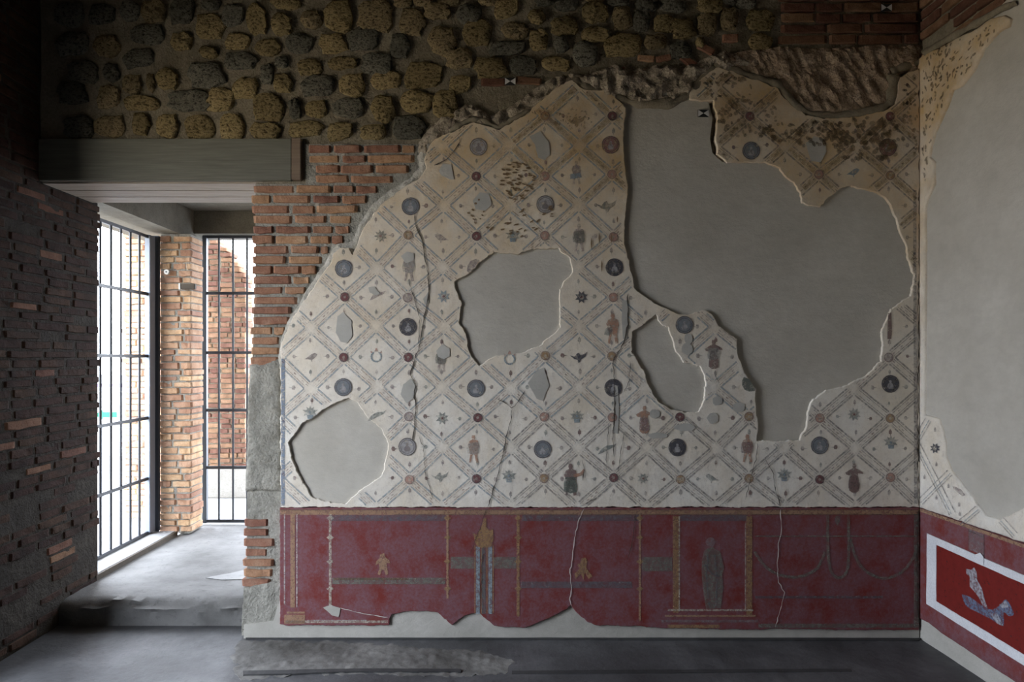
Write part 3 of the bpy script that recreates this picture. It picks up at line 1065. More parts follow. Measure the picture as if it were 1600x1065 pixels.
# four small buds in every diamond
BUDM = None
for k in range(len(COLX) - 1):
    for j in range(len(MEDY)):
        for cx, cy in ((COLX[k], MEDY[j]), ((COLX[k] + COLX[k + 1]) / 2, ROSY[j])):
            for dx, dy in ((-25, 0), (25, 0), (0, -25), (0, 24)):
                x, y = cx + dx + R.uniform(-2, 2), cy + dy + R.uniform(-2, 2)
                if y > 783 or not ok1(x, y, 6):
                    continue
                if any(inside([(x, y)], [s])[0] for s in SPOTS):
                    continue
                s = R.uniform(0.8, 1.15)
                shp = [(-3, 0), (-2, -3), (1, -3.2), (3, 0), (1.5, 3), (-1.5, 3)] if abs(dx) else [(-2.2, -1), (0, -4.5), (2.2, -1), (2, 3), (-2, 3)]
                if BUDM is None:
                    BUDM = {}
                key = (abs(dx) > 0, R.randrange(3))
                if key not in BUDM:
                    q = [(p[0] * K, 0, -p[1] * K) for p in xf(shp, R.uniform(-.3, .3), 0, 1.0)]
                    q += [(p[0] * K, 0, -p[1] * K) for p in ([(3, -0.6), (7, 0), (3, 0.6)] if abs(dx) else [(-0.6, 3), (0, 7), (0.6, 3)])]
                    BUDM[key] = mesh('bud', q, [tuple(range(len(shp) - 1, -1, -1)), (len(shp) + 2, len(shp) + 1, len(shp))])
                u_, v_ = BACK.px(x, y)
                link_obj('bud', BUDM[key], M[R.choice(['bud', 'bud', 'leaf', 'robe', 'plum'])], fresco, BACK.at(u_, v_, HF(u_, v_) + PAINT_W * 1.4), None, (s if dx <= 0 else -s, 1, s))

# blue-grey border down the left margin
paint('painted_border', [], 'blueband', fresco, strips=stroke([(446, 560), (446, 787)], 6.0, 0.0, False, 0.0), lift=1.4)
paint('painted_border', [], 'line_dark', fresco, strips=stroke([(1422, 300), (1423, 784)], 5.0, 0.0, False, 0.0), lift=1.4)
# pick marks and flaked spots
pv = []


def chips(cx, cy, rx, ry, n, L, W, ang, spread=0.35):
    q = []
    for i in range(n):
        a, r_ = R.uniform(0, 6.283), math.sqrt(R.random())
        x, y = cx + rx * r_ * math.cos(a), cy + ry * r_ * math.sin(a)
        if not ok1(x, y, 3):
            continue
        l, w = L * R.uniform(.5, 1.2), W * R.uniform(.6, 1.2)
        q.append(xf([(-l / 2, 0), (-l / 4, -w / 2), (l / 4, -w / 2), (l / 2, -w * .1), (l / 5, w / 2), (-l / 4, w / 2)], x, y, 1, False, ang + R.uniform(-spread, spread)))
    return q


tag(paint('pick_marks', chips(808, 285, 27, 30, 62, 8, 2.6, 0.25), 'pit', fresco, lift=3), kind='stuff')
tag(paint('pick_marks', chips(800, 352, 42, 24, 20, 8, 2.4, -0.5) + chips(745, 335, 14, 22, 10, 5, 3, 0.5) + chips(858, 332, 12, 10, 6, 9, 2.6, 0), 'pit', fresco, lift=3), kind='stuff')
for x, y, h in ((922, 382, 20), (934, 374, 18), (953, 374, 16), (938, 417, 20), (962, 345, 10)):
    paint('pick_slit', [xf([(0, -h / 2), (1.6, -h / 6), (1.0, h / 3), (0, h / 2), (-0.8, 0)], x, y)], 'pit', fresco, lift=3)
fl = chips(1165, 190, 50, 30, 90, 7, 5, 0.3, 1.5) + chips(1270, 212, 90, 18, 120, 9, 5, 0.5, 0.8) + chips(1350, 222, 55, 38, 120, 10, 7, 0.4, 1.5) + chips(1135, 140, 40, 25, 35, 9, 4, 0.6, 0.8) \
    + chips(895, 190, 30, 18, 40, 5, 2.5, 0.3, 1.5) + chips(850, 190, 40, 12, 25, 5, 2, 0.3, 1.5) + chips(1415, 190, 18, 60, 45, 8, 4, 1.2, 0.6)
tag(paint('flaked_spots', fl, 'brown', fresco, lift=2.8), kind='stuff')


# cracks through the plaster
def crack(parent, pts, w, mat='crack', H=HF, name='crack', fr=BACK, jag=1.6):
    path = []
    for (x0, y0), (x1, y1) in zip(pts, pts[1:]):
        L = math.hypot(x1 - x0, y1 - y0)
        k = max(1, int(L / 5))
        path += [(x0 + (x1 - x0) * i / k + R.uniform(-jag, jag) * .6, y0 + (y1 - y0) * i / k + R.uniform(-jag, jag) * .4) for i in range(k)]
    path.append(pts[-1])
    lft, rgt = [], []
    for i, (x, y) in enumerate(path):
        a, b = path[max(0, i - 1)], path[min(len(path) - 1, i + 1)]
        L = math.hypot(b[0] - a[0], b[1] - a[1]) or 1
        ww = w * 0.72 * R.uniform(0.3, 1.15) * (0.35 if i in (0, len(path) - 1) else 1) / 2
        lft.append((x - (b[1] - a[1]) / L * ww, y + (b[0] - a[0]) / L * ww))
        rgt.append((x + (b[1] - a[1]) / L * ww, y - (b[0] - a[0]) / L * ww))
    q = [[lft[i], lft[i + 1], rgt[i + 1], rgt[i]] for i in range(len(path) - 1)]
    paint(name, [], mat, parent, fr, H, 3.2, q)


for pts, w in (([(649, 337), (653, 362), (661, 377), (665, 404), (670, 428), (671, 458), (668, 479), (661, 510), (657, 540), (649, 561), (643, 585), (651, 600), (648, 615), (651, 630), (649, 660), (646, 687)], 2.6),
               ([(640, 440), (648, 465), (652, 480), (657, 498), (655, 537)], 1.8), ([(655, 678), (663, 696), (666, 738), (678, 777)], 1.3),
               ([(775, 621), (786, 626), (799, 636), (804, 633), (820, 609)], 1.8), ([(799, 640), (799, 650), (790, 684), (783, 720), (772, 759), (762, 789)], 2.4),
               ([(978, 460), (979, 507), (972, 535), (955, 564), (957, 582), (958, 618), (957, 648), (955, 684), (957, 711)], 2.2), ([(949, 660), (946, 705), (945, 732)], 1.6),
               ([(973, 672), (963, 735)], 1.5), ([(982, 564), (981, 594), (972, 612)], 1.5), ([(1190, 714), (1204, 738), (1205, 759), (1214, 788)], 1.9), ([(1179, 690), (1176, 716), (1168, 745), (1160, 778)], 1.5),
               ([(908, 716), (911, 735), (909, 748)], 2.0), ([(930, 775), (905, 788)], 1.4), ([(1112, 580), (1120, 600)], 1.0), ([(680, 262), (700, 252), (720, 225), (717, 216)], 2.0), ([(1427, 440), (1426, 600), (1427, 786)], 2.4)):
    crack(fresco, pts, w)
paint('repair_seam', [xf([(-4, -30), (4, -30), (5, 5), (3, 30), (-3, 30), (-5, 0)], 974, 500)], 'spot', fresco, lift=2.0)
paint('repair_seam', [xf([(-3, -40), (3, -38), (5, 0), (3, 36), (-4, 34)], 960, 640)], 'spot', fresco, lift=2.0)

# ------------------------------------------------------------------ red dado under the lattice
dado_bottom = [(1429, 979), (1300, 979), (1207, 977), (1180, 979), (1037, 976), (1005, 974), (930, 972), (915, 966), (900, 952), (891, 941), (885, 947), (855, 962), (822, 975), (790, 975), (772, 972),
               (762, 965), (749, 952), (727, 957), (707, 972), (695, 962), (685, 952), (667, 950), (637, 951), (615, 955), (611, 962), (610, 972), (452, 972), (441, 970)]
dado = empty('red_dado_fresco', BACK.at(*BACK.px(940, 979), 0), label='weathered red painted dado below the cream lattice fresco on the end wall', cat='fresco')


def HD(u, v):
    return FW + 0.001


relief('plaster', BACK, [rough_loop(b2([(1429, 790.5)] + dado_bottom + [(441, 790.5)]), 0.010, 0.004, 6)],
       0.08, lambda u, v, d: HD(u, v) - (0.003 if d < 1e-5 else 0), M['dado'], dado, back=-0.01, bevel=0.003, smooth=28)
relief('base_render', BACK, [rough_loop(b2([(384, 996), (384, 972), (430, 966), (441, 930), (1430, 930), (1430, 997)]), 0.03, 0.002, 9)], 0.08, lambda u, v, d: 0.032 + 0.003 * n3(u, v, 5), M['base_render'], dado, back=-0.01, smooth=65)


def dp(name, polys, mat, lift=1.0, strips=(), parent=None):
    return paint(name, polys, mat, parent or dado, BACK, HD, lift, strips)


def rect(x0, x1, y0, y1):
    return [(x0, y0), (x1, y0), (x1, y1), (x0, y1)]


def sk(pts, w, gap=0.0):
    return stroke(pts, w, 0.0, False, 0.0)


dp('top_border', [], 'tan', 1, sk([(442, 797), (1428, 797)], 8, 0.0))
dp('top_line', [], 'soot', 2, sk([(442, 793.5), (1428, 793.5)], 1.6, 0.25))
for x0, x1 in ((520, 697), (815, 998), (1057, 1163)):  # dark blue-grey painted bands under the top border
    dp('under_band', [], 'slate', 1, sk([(x0, 806), (x1, 806)], 9, 0.02))
for x, w, y0, y1, c in ((448.5, 2.0, 800, 940, 'white'), (461, 7, 800, 944, 'tan'), (467.5, 2, 800, 944, 'white'), (519, 4, 800, 942, 'cream'), (700, 3.4, 800, 930, 'tan'), (809, 4.5, 800, 958, 'ochre'),
                        (997, 3.4, 800, 965, 'tan'), (1052.5, 9, 803, 952, 'ochre'), (1058, 2, 803, 950, 'cream'), (1166, 9, 803, 956, 'ochre'), (1160, 1.6, 812, 950, 'cream'), (1424, 8, 800, 972, 'greygreen')):
    dp('painted_column', [], c, 1.5, sk([(x, y0), (x, y1)], w, 0.05))
for x in (519, 700, 809, 997):
    for y in (806, 836, 873, 915):
        dp('column_knop', [xf([(-6, 0), (-2, -3), (2, -3), (6, 0), (2, 3), (-2, 3)], x, y)], 'cream' if x == 519 else 'ochre', 2)
for x0, x1, y, w, c in ((522, 697, 903, 10, 'greygreen'), (524, 640, 900, 3, 'tan'), (813, 985, 909, 10, 'slate'), (705, 742, 875, 18, 'greygreen'), (770, 806, 875, 18, 'greygreen'), (1000, 1047, 877, 22, 'greygreen'),
                        (1040, 1172, 948, 3, 'cream'), (1036, 1176, 957, 3, 'tan'), (1030, 1180, 965, 4, 'plum'), (1040, 1120, 973, 5, 'ochre'), (452, 480, 952, 3, 'tan'), (450, 608, 966, 4, 'cream'),
                        (484, 575, 964, 2, 'white'), (448, 480, 962, 14, 'tan'), (1175, 1425, 834, 2.2, 'greygreen'), (1175, 1372, 928, 4, 'slate'), (1180, 1428, 972, 6, 'greygreen'), (618, 1428, 800.5, 1.5, 'soot')):
    dp('painted_fillet', [], c, 1.8, sk([(x0, y), (x1, y)], w, 0.06))
for x in (747, 756, 766):
    dp('painted_column', [], 'sky' if x != 756 else 'leaf', 1.5, sk([(x, 850), (x, 954)], 6, 0.05))
for x in (742.5, 752, 761, 770.5):
    dp('column_edge', [], 'ochre', 2.0, sk([(x, 848), (x, 953)], 1.5, 0.1))
dp('painted_capital', [[(743, 846), (741, 835), (738, 828), (745, 832), (749, 824), (753, 818), (756, 806), (760, 806), (760, 820), (766, 826), (770, 822), (771, 838), (768, 850), (758, 852), (748, 851)]], 'gold', 2.4)
dp('painted_figure', [xf([(-4, -18), (2, -20), (4, -14), (10, -9), (12, -4), (6, -5), (7, 4), (9, 12), (5, 14), (2, 6), (-1, 6), (-4, 14), (-8, 13), (-5, 3), (-6, -4), (-11, -1), (-10, -7), (-5, -12)], 600, 880)], 'tan', 2.0)
dp('painted_figure', [xf([(-3, -12), (3, -13), (6, -8), (4, 2), (8, 8), (14, 16), (8, 20), (2, 10), (0, 22), (-4, 12), (-12, 20), (-14, 12), (-6, 4), (-10, -3), (-5, -4)], 910, 880)], 'ochre', 2.0)
so = dp('painted_statue', [[(1101, 853), (1104, 851), (1110, 851), (1113, 854), (1121, 858), (1127, 882), (1124, 893), (1126, 910), (1122, 945), (1099, 946), (1095, 920), (1092, 890), (1093, 868), (1096, 857)]], 'greygreen', 2.0)
dp('statue_head', [disc(1106, 843, 7.5, 14)], 'plum', 2.4, (), so)
dp('statue_folds', [], 'slate', 2.6, sk([(1102, 862), (1100, 900), (1104, 942)], 2.2, 0.1) + sk([(1112, 862), (1116, 900), (1114, 942)], 2.2, 0.1) + sk([(1097, 878), (1108, 892), (1120, 896)], 2.2, 0.1), so)


def bez(pts, n=14):
    out = []
    for i in range(len(pts) - 1):
        p0, p1, p2, p3 = pts[max(i - 1, 0)], pts[i], pts[i + 1], pts[min(i + 2, len(pts) - 1)]
        for s in range(n):
            t = s / n
            out.append(tuple(0.5 * (2 * p1[c] + (p2[c] - p0[c]) * t + (2 * p0[c] - 5 * p1[c] + 4 * p2[c] - p3[c]) * t * t + (3 * p1[c] - p0[c] - 3 * p2[c] + p3[c]) * t ** 3) for c in (0, 1)))
    return out + [pts[-1]]


for pts in ([(1174, 858), (1192, 882), (1218, 895), (1245, 896), (1270, 884), (1283, 858)], [(1287, 802), (1287, 850), (1291, 885), (1302, 898), (1314, 892), (1319, 870), (1319, 802)],
            [(1322, 838), (1330, 866), (1346, 888), (1374, 899), (1400, 890), (1416, 872), (1427, 846)]):
    dp('painted_garland', [], 'greygreen', 2.0, sk(bez(pts), 4.6, 0.03))
dp('painted_pendant', [xf([(-3, -7), (3, -7), (4, 0), (0, 8), (-4, 0)], 1302, 810)], 'greygreen', 2)
dp('repair_spot', [rough_loop([(508, 944), (520, 940), (535, 945), (532, 958), (522, 956), (515, 950)], 4, 0.6, 2)], 'base_render', 2.6)
for pts, w, c in (([(910, 792), (902, 812), (896, 837), (892, 875), (889, 890), (891, 910), (889, 930), (891, 942)], 2.2, 'crack_white'), ([(760, 793), (750, 822), (742, 845), (735, 862)], 1.5, 'crack'),
                  ([(1214, 793), (1216, 827), (1211, 840), (1209, 885), (1211, 905), (1220, 920), (1214, 945), (1206, 974)], 2.0, 'crack_white'), ([(535, 945), (570, 953), (608, 959)], 1.6, 'crack_white'),
                  ([(990, 800), (985, 845), (978, 870)], 1.4, 'crack'), ([(1427, 794), (1425, 870), (1427, 976)], 2.4, 'crack'), ([(755, 850), (752, 900), (750, 945)], 1.2, 'crack')):
    crack(dado, pts, w, c, HD)

# ------------------------------------------------------------------ brick pier beside the door, broken render along the fresco edge
relief('pier_render', BACK, [rough_loop(b2([(400, 288), (400, 420), (398, 500), (395, 570), (390, 640), (388, 720), (387, 780), (386, 985), (446, 985), (446, 540), (480, 480), (530, 410), (565, 370), (620, 310), (670, 262), (690, 226), (478, 226), (478, 288)]), 0.02, 0.002, 21)],
       0.022, lambda u, v, d: 0.010 + 0.004 * fbm(u, v, 14, 2) + 0.003 * n3(u, v, 70), M['pier_mortar'], wall_back, back=-0.01, smooth=70)


def slope_x(y):           # where the bricks end against the broken plaster
    pts = [(226, 655), (250, 650), (268, 640), (283, 615), (300, 590), (325, 568), (350, 560), (375, 540), (400, 516), (430, 500), (460, 480), (500, 458), (540, 441), (1000, 440)]
    for (y0, x0), (y1, x1) in zip(pts, pts[1:]):
        if y0 <= y <= y1:
            return x0 + (x1 - x0) * (y - y0) / (y1 - y0)
    return 655


y = 228.0
i = 0
while y < 935:
    h = 15.7
    if y < 283:
        xs, xe = (484 if i % 2 else 488) + R.uniform(-4, 10), slope_x(y + 6)
    else:
        xs, xe = jamb_x(y) - 1, slope_x(y + 6) - R.uniform(0, 8)
    if 575 < y < 762 or y > 905:
        pass                                     # the bricks lie under render here
    else:
        if y > 762:
            xe = min(xe, 436 - R.uniform(0, 14))
        u0, v1 = BACK.px(xs, y)
        u1, v0 = BACK.px(xe, y + h - 4.2)
        course(wall_back, BACK, u0, u1, v0, v1, (0.11, 0.24), (0.016, 0.028), 'brick', 0.12, 0.30 if y > 762 else 0.0, joint=0.016, rag0=0.008)
    y += h
    i += 1
# render-covered length of the pier
relief('pier_render', BACK, [rough_loop(b2([(392, 570), (389, 640), (387, 720), (385, 766), (441, 766), (441, 560), (412, 566)]), 0.014, 0.004, 23)],
       0.018, lambda u, v, d: 0.024 + 0.005 * fbm(u, v, 16, 5) + 0.004 * n3(u, v, 80) - (0.008 if d < 1e-5 else 0), M['pier_mortar'], wall_back, back=-0.02, smooth=70)
relief('pier_render', BACK, [rough_loop(b2([(383, 915), (440, 905), (441, 988), (380, 990)]), 0.014, 0.004, 24)],
       0.018, lambda u, v, d: 0.026 + 0.005 * fbm(u, v, 16, 6) + 0.004 * n3(u, v, 80), M['pier_mortar'], wall_back, back=-0.02, smooth=70)
# broken edge of the old render between bricks and painted plaster
relief('broken_render', BACK, [rough_loop(b2([(437, 575), (440, 535), (450, 505), (474, 465), (500, 425), (516, 400), (528, 382), (552, 378), (562, 352), (582, 322), (600, 305), (640, 280), (655, 262), (652, 246), (668, 222), (680, 232), (672, 268), (640, 296), (600, 326), (575, 362), (560, 395),
               (530, 420), (500, 445), (470, 492), (450, 530), (447, 575)]), 0.012, 0.005, 25)], 0.012, lambda u, v, d: 0.020 + 0.010 * fbm(u, v, 22, 7) + min(d, 0.02) * 0.5, M['arriccio'], wall_back, back=-0.01, smooth=45)
relief('broken_render', BACK, [rough_loop(b2([(650, 232), (668, 205), (690, 186), (712, 170), (730, 164), (752, 172), (772, 182), (790, 172), (812, 158), (830, 142), (850, 130), (868, 120), (888, 122), (900, 135), (860, 160), (840, 175), (800, 204), (780, 214), (741, 203), (700, 218), (680, 228), (664, 250)]), 0.012, 0.006, 26)],
       0.012, lambda u, v, d: 0.012 + 0.020 * fbm(u, v, 20, 9) + min(d, 0.025) * 0.6, M['rubble'], wall_back, back=-0.01, smooth=35)
relief('broken_render', BACK, [rough_loop(b2([(888, 118), (915, 118), (938, 112), (958, 104), (982, 114), (1000, 108), (1022, 104), (1042, 104), (1062, 112), (1078, 104), (1095, 96), (1112, 88), (1130, 82), (1150, 86), (1166, 98), (1170, 110), (1120, 116), (1095, 132), (1075, 150), (1040, 166), (1000, 166), (970, 168), (930, 150), (905, 138)]), 0.012, 0.006, 27)],
       0.011, lambda u, v, d: 0.020 + 0.030 * fbm(u, v, 15, 12) + min(d, 0.03) * 0.7, M['rubble'], wall_back, back=-0.01, smooth=30)
relief('broken_render', BACK, [rough_loop(b2([(1118, 98), (1150, 84), (1215, 76), (1300, 78), (1370, 74), (1438, 72), (1438, 112), (1398, 118), (1390, 160), (1376, 172), (1320, 184), (1268, 182), (1240, 168), (1218, 146), (1170, 130), (1130, 114)]), 0.014, 0.004, 28)],
       0.012, lambda u, v, d: 0.016 + 0.016 * fbm(u * 1.0 + v * 0.6, (v - u * 0.2) * 0.35, 24, 15) + 0.010 * fbm(u, v, 12, 17) + min(d, 0.03) * 0.4, M['pink_render'], wall_back, back=-0.01, smooth=35)


def sweep(name, pts, r, mat, parent, fr, w0, flat=0.7):
    """a smoothed mortar fillet along a line on the wall"""
    P = bez(pts, 6)
    v, f, n = [], [], 8
    for i, (x, y) in enumerate(P):
        a, b = P[max(0, i - 1)], P[min(len(P) - 1, i + 1)]
        L = math.hypot(b[0] - a[0], b[1] - a[1]) or 1
        nx, ny = -(b[1] - a[1]) / L, (b[0] - a[0]) / L
        rr = r * (1 + 0.55 * n3(i * 0.37, 0, 1, r)) * (0.55 if i in (0, len(P) - 1) else 1)
        for k in range(n + 1):
            t = math.pi * k / n
            u_, v_ = fr.px(x + nx * rr * math.cos(t), y + ny * rr * math.cos(t))
            v.append(fr.at(u_, v_, w0 + rr * K * flat * math.sin(t)))
    m = n + 1
    for i in range(len(P) - 1):
        for k in range(n):
            f.append((i * m + k, (i + 1) * m + k, (i + 1) * m + k + 1, i * m + k + 1))
    return centred(name, v, f, M[mat], parent, 60)


sweep('mortar_fillet', [(893, 126), (908, 137), (928, 143), (950, 150), (985, 162), (1020, 165), (1050, 162), (1078, 145), (1098, 124), (1115, 108)], 7.5, 'fillet', wall_back, BACK, 0.024, 0.62)
sweep('mortar_fillet', [(1113, 104), (1145, 114), (1180, 126), (1212, 136), (1226, 154), (1244, 172), (1270, 182), (1300, 184), (1335, 180), (1372, 172), (1386, 162)], 6.5, 'fillet', wall_back, BACK, 0.026, 0.62)
sweep('mortar_fillet', [(1386, 168), (1389, 145), (1392, 120)], 8.5, 'fillet', wall_back, BACK, 0.020, 0.7)
sweep('mortar_fillet', [(1388, 116), (1405, 108), (1437, 99)], 6.0, 'fillet', wall_back, BACK, 0.024, 0.62)
sweep('mortar_fillet', [(702, 208), (722, 196), (741, 189), (760, 193), (780, 202), (800, 190), (828, 174)], 4.0, 'fillet', wall_back, BACK, 0.026, 0.9)
# brick panel high on the right and scattered tile pieces
y = -10.0
while y < 70:
    u0, v1 = BACK.px(1217, y)
    u1, v0 = BACK.px(1436, y + 13)
    course(wall_back, BACK, u0, u1, v0, v1, (0.14, 0.28), (0.014, 0.022), 'brick_dark', 0.12, 0, rag0=0.01)
    y += 16.6
for x0, y0, x1, y1, t in ((752, 124, 790, 135, -.02), (806, 122, 846, 133, -.08), (940, 108, 976, 117, 0.1), (996, 88, 1022, 97, -.1), (1024, 88, 1048, 97, 0.18), (1058, 92, 1092, 102, -0.62), (1088, 72, 1116, 83, -.5), (1128, 55, 1152, 67, 0)):
    u0, v1 = BACK.px(x0, y0)
    u1, v0 = BACK.px(x1, y1)
    brick(wall_back, BACK, u0, u1, v0, v1, 0.018, 0.08, 'brick_dark' if x0 < 900 else 'brick', 'tile_fragment', tilt=-t)

# survey targets
for (x, y), lab, w in (((797, 129.5), 'small black and white survey target on a red tile in the rubble', 0.020), ((1096, 180.5), 'small black and white survey target on grey repair mortar', 0.034),
                       ((1381, 15.5), 'small black and white survey target on dark brickwork', 0.024)):
    u, v = BACK.px(x, y)
    c = BACK.at(u, v, w)
    t = empty('survey_target', c, label=lab, cat='survey target', group='survey targets on the end wall')
    a, b = 8.2 * K, 5.4 * K
    boxes('plate', [(c.x - a, c.x + a, c.y - 0.002, c.y + 0.004, c.z - b, c.z + b)], M['target_black'], t)
    for s in (-1, 1):
        centred('white_triangle', [c + Vector((s * a, -0.003, -b)), c + Vector((s * a, -0.003, b)), c + Vector((0, -0.003, 0))], [(0, 1, 2) if s < 0 else (0, 2, 1)], M['target_white'], t)

# ------------------------------------------------------------------ lintel over the doorway
lx0, lx1 = BACK.px(75, 0)[0] - 0.06, BACK.px(473, 0)[0]
lz0, lz1 = BACK.px(0, 285)[1], BACK.px(0, 219)[1]
lint = empty('door_lintel', (BACK.px(270, 0)[0], D - 0.02, lz0), label='long grey lintel board over the barred doorway', cat='lintel')
xe = BACK.px(458, 0)[0]
bevel_box('lintel_face', (max(lx0, XL + 0.002), xe, D - 0.030, D + 0.10, lz0 + 0.004, lz1), M['lintel'], lint, 0.004)
bevel_box('end_piece', (xe, lx1, D - 0.034, D + 0.10, lz0 + 0.006, lz1 + 0.002), M['lintel_end'], lint, 0.004)
for k in range(3):
    bevel_box('soffit_plank', (XL + 0.002, BACK.px(400, 0)[0] + 0.05, D + 0.0 + k * 0.157, D + 0.153 + k * 0.157, lz0 - 0.005, lz0 + 0.05), M['soffit'], lint, 0.004)

# ------------------------------------------------------------------ vestibule behind the doorway
step_v, step_f = [], []
prof = [(3.885, -0.01), (3.892, 0.03), (3.89, 0.075), (3.898, 0.100), (3.92, 0.112), (3.94, 0.128), (4.0, 0.136), (4.1, 0.138)] + [(4.1 + 0.12 * k, 0.135) for k in range(1, 16)]
NXs = 60
xs0, xs1 = XL - 0.004, -1.385
for i in range(NXs + 1):
    x = xs0 + (xs1 - xs0) * i / NXs
    for j, (yy, zz) in enumerate(prof):
        a = 0.030 if 2 <= j <= 5 else 0.006
        step_v.append((x, yy + a * fbm(x, j * 0.25, 5, 3) * 0.8, zz + (a * 0.35 * fbm(x, yy, 7, 8) if j > 1 else 0)))
m = len(prof)
for i in range(NXs):
    for j in range(m - 1):
        step_f.append((i * m + j, (i + 1) * m + j, (i + 1) * m + j + 1, i * m + j + 1))
n0 = len(step_v)
step_v += [(xs0, 3.95, -0.01), (xs1, 3.95, -0.01)]
stp = tag(centred('doorway_step', step_v, step_f, M['step'], None, 50), label='worn rough grey step and floor inside the barred doorway', cat='step')
tag(relief('mosaic_remnant', FLOOR, [rough_loop([(-1.82, 4.31), (-1.70, 4.27), (-1.56, 4.28), (-1.48, 4.44), (-1.60, 4.52), (-1.70, 4.40)], 0.04, 0.006, 4)], 0.03, lambda u, v, d: 0.1385 + 0.002 * n3(u, v, 40), M['slab'], None, back=0.134),
    label='pale patch of old mosaic bedded in the doorway floor', cat='mosaic')
sill = empty('threshold_slab', (-2.66, 4.8, 0.13), label='pale threshold slab with dark edge under the side gate', cat='threshold')
bevel_box('slab', (XL - 0.44, XL - 0.012, JY - 0.05, 5.345, 0.10, 0.172), M['slab'], sill, 0.004)
bevel_box('edge_strip', (XL - 0.012, XL + 0.004, JY - 0.02, 5.345, 0.12, 0.170), M['dark_timber'], sill, 0.002)

tag(boxes('ceiling_vestibule', [(XL - 0.45, -1.2, D + T_BACK + 0.002, 5.95, 2.74, 2.86)], M['concrete']), kind='structure', label='dark concrete slab over the doorway vestibule')
tag(boxes('trim_1', [(XL - 0.45, XL + 0.002, JY + 0.002, 5.95, 2.505, 2.738)], M['concrete']), kind='structure', label='dark concrete beam over the side gate')
tag(boxes('trim_2', [(XL + 0.004, -1.38, 5.63, 5.95, 2.55, 2.738)], M['concrete']), kind='structure', label='dark concrete beam over the far gate')
tag(boxes('wall_light_block', [(-1.37, -1.2, D + T_BACK + 0.002, 5.95, 0, 2.738)], M['room_dark']), kind='structure', label='plain dark unseen wall added to block light into the vestibule')  # hidden wall added here to keep light out of the vestibule

# brick pier between the two gates
px0, px1 = -2.632, -2.371
pier = empty('brick_pier', ((px0 + px1) / 2, 5.46, 0.13), label='orange brick pier standing between the two barred gates', cat='pier')
boxes('mortar_core', [(px0 + 0.008, px1 - 0.022, 5.372, 5.60, 0.145, 2.50)], M['pier_mortar'], pier)
PF = Frame((0, 5.36, 0), (1, 0, 0), (0, 0, 1), (0, -1, 0), None)
z = 0.16
while z < 2.46:
    h = R.uniform(0.046, 0.058)
    course(pier, PF, px0, px1, z, z + h - 0.010, (0.10, 0.20), (-0.008, 0.006), 'brick_pale', 0.228, 0.0, rag1=0.006)
    z += h
fx = empty('wall_button', (PF.at(-2.558, 1.52 + (560 - 425) * 5.35 / F, 0.012)), label='small round white fitting fixed on the orange brick pier', cat='fitting')
c = fx.location
rod('cap', (c.x, c.y, c.z), (c.x, c.y - 0.02, c.z), 0.020, M['plastic_white'], fx, 14)
rod('screw', (c.x, c.y - 0.02, c.z), (c.x, c.y - 0.024, c.z), 0.006, M['iron'], fx, 8)
zz = 1.52 + (560 - 448) * 5.35 / F
lb = empty('lock_bracket', (-2.37, 5.36, zz), label='dark iron lock bracket jutting from the brick pier', cat='bracket')
bevel_box('bracket_bar', (-2.44, -2.33, 5.31, 5.348, zz - 0.022, zz + 0.022), M['dark_timber'], lb, 0.004)
bevel_box('bracket_plate', (-2.452, -2.44, 5.305, 5.348, zz - 0.024, zz + 0.024), M['plastic_white'], lb, 0.002)


# gates
def bar(name, b, mat, parent, r=0.003):
    return bevel_box(name, b, M[mat], parent, r)


GX = -2.66
g1 = empty('barred_gate', (GX, 4.8, 0.172), label='dark iron barred gate standing on the pale threshold slab', cat='gate')
zr = [0.185, 0.60, 1.065, 1.54, 2.015, 2.455]
for i, zc in enumerate(zr):
    bar('rail', (GX - 0.010, GX + 0.010, 4.16, 5.30, zc - 0.012, zc + 0.012), 'iron', g1)
bar('stile', (GX - 0.02, GX + 0.02, 5.235, 5.322, 0.18, 2.47), 'iron_light', g1)
bar('stile', (GX - 0.024, GX + 0.045, 5.322, 5.350, 0.175, 2.478), 'iron', g1)  # widened as a dark filler to block the slit of light beside the pier
bar('stile', (GX - 0.02, GX + 0.02, 4.12, 4.16, 0.18, 2.47), 'iron', g1)
yy = 5.12
while yy > 4.2:
    rod('bar', (GX, yy, 0.18), (GX, yy, 2.46), 0.009, M['iron'], g1)
    yy -= 0.127
GY = 5.70
g2 = empty('barred_gate', (-2.0, GY, 0.12), label='dark iron barred gate beyond the brick pier, before the brick ruin', cat='gate')
zr = [0.165, 0.612, 1.09, 1.57, 2.065, 2.535]
for zc in zr:
    bar('rail', (-2.42, -1.40, GY - 0.010, GY + 0.010, zc - 0.012, zc + 0.012), 'iron', g2)
bar('stile', (-2.43, -2.395, GY - 0.02, GY + 0.02, 0.15, 2.545), 'iron', g2)
bar('stile', (-1.43, -1.40, GY - 0.02, GY + 0.02, 0.15, 2.545), 'iron', g2)
xx = -2.297
while xx < -1.45:
    rod('bar', (xx, GY, 0.155), (xx, GY, 2.54), 0.009, M['iron'], g2)
    xx += 0.1175

# ------------------------------------------------------------------ outside
tag(boxes('ground_outside', [(-40, 40, 5.72, 60, -0.05, 0.10), (-40, XL - 0.45, 4.0, 5.72, -0.05, 0.10)], M['paving']), kind='structure', label='grey street paving outside the gates')


tag(boxes('ground_bounce', [(-40, XL - 0.45, -40, 4.0, -0.05, 0.05)], M['sand']), kind='structure', label='unseen sandy ground bouncing warm light in at the side door')  # unseen ground, made sandy to bounce warm light up the end wall


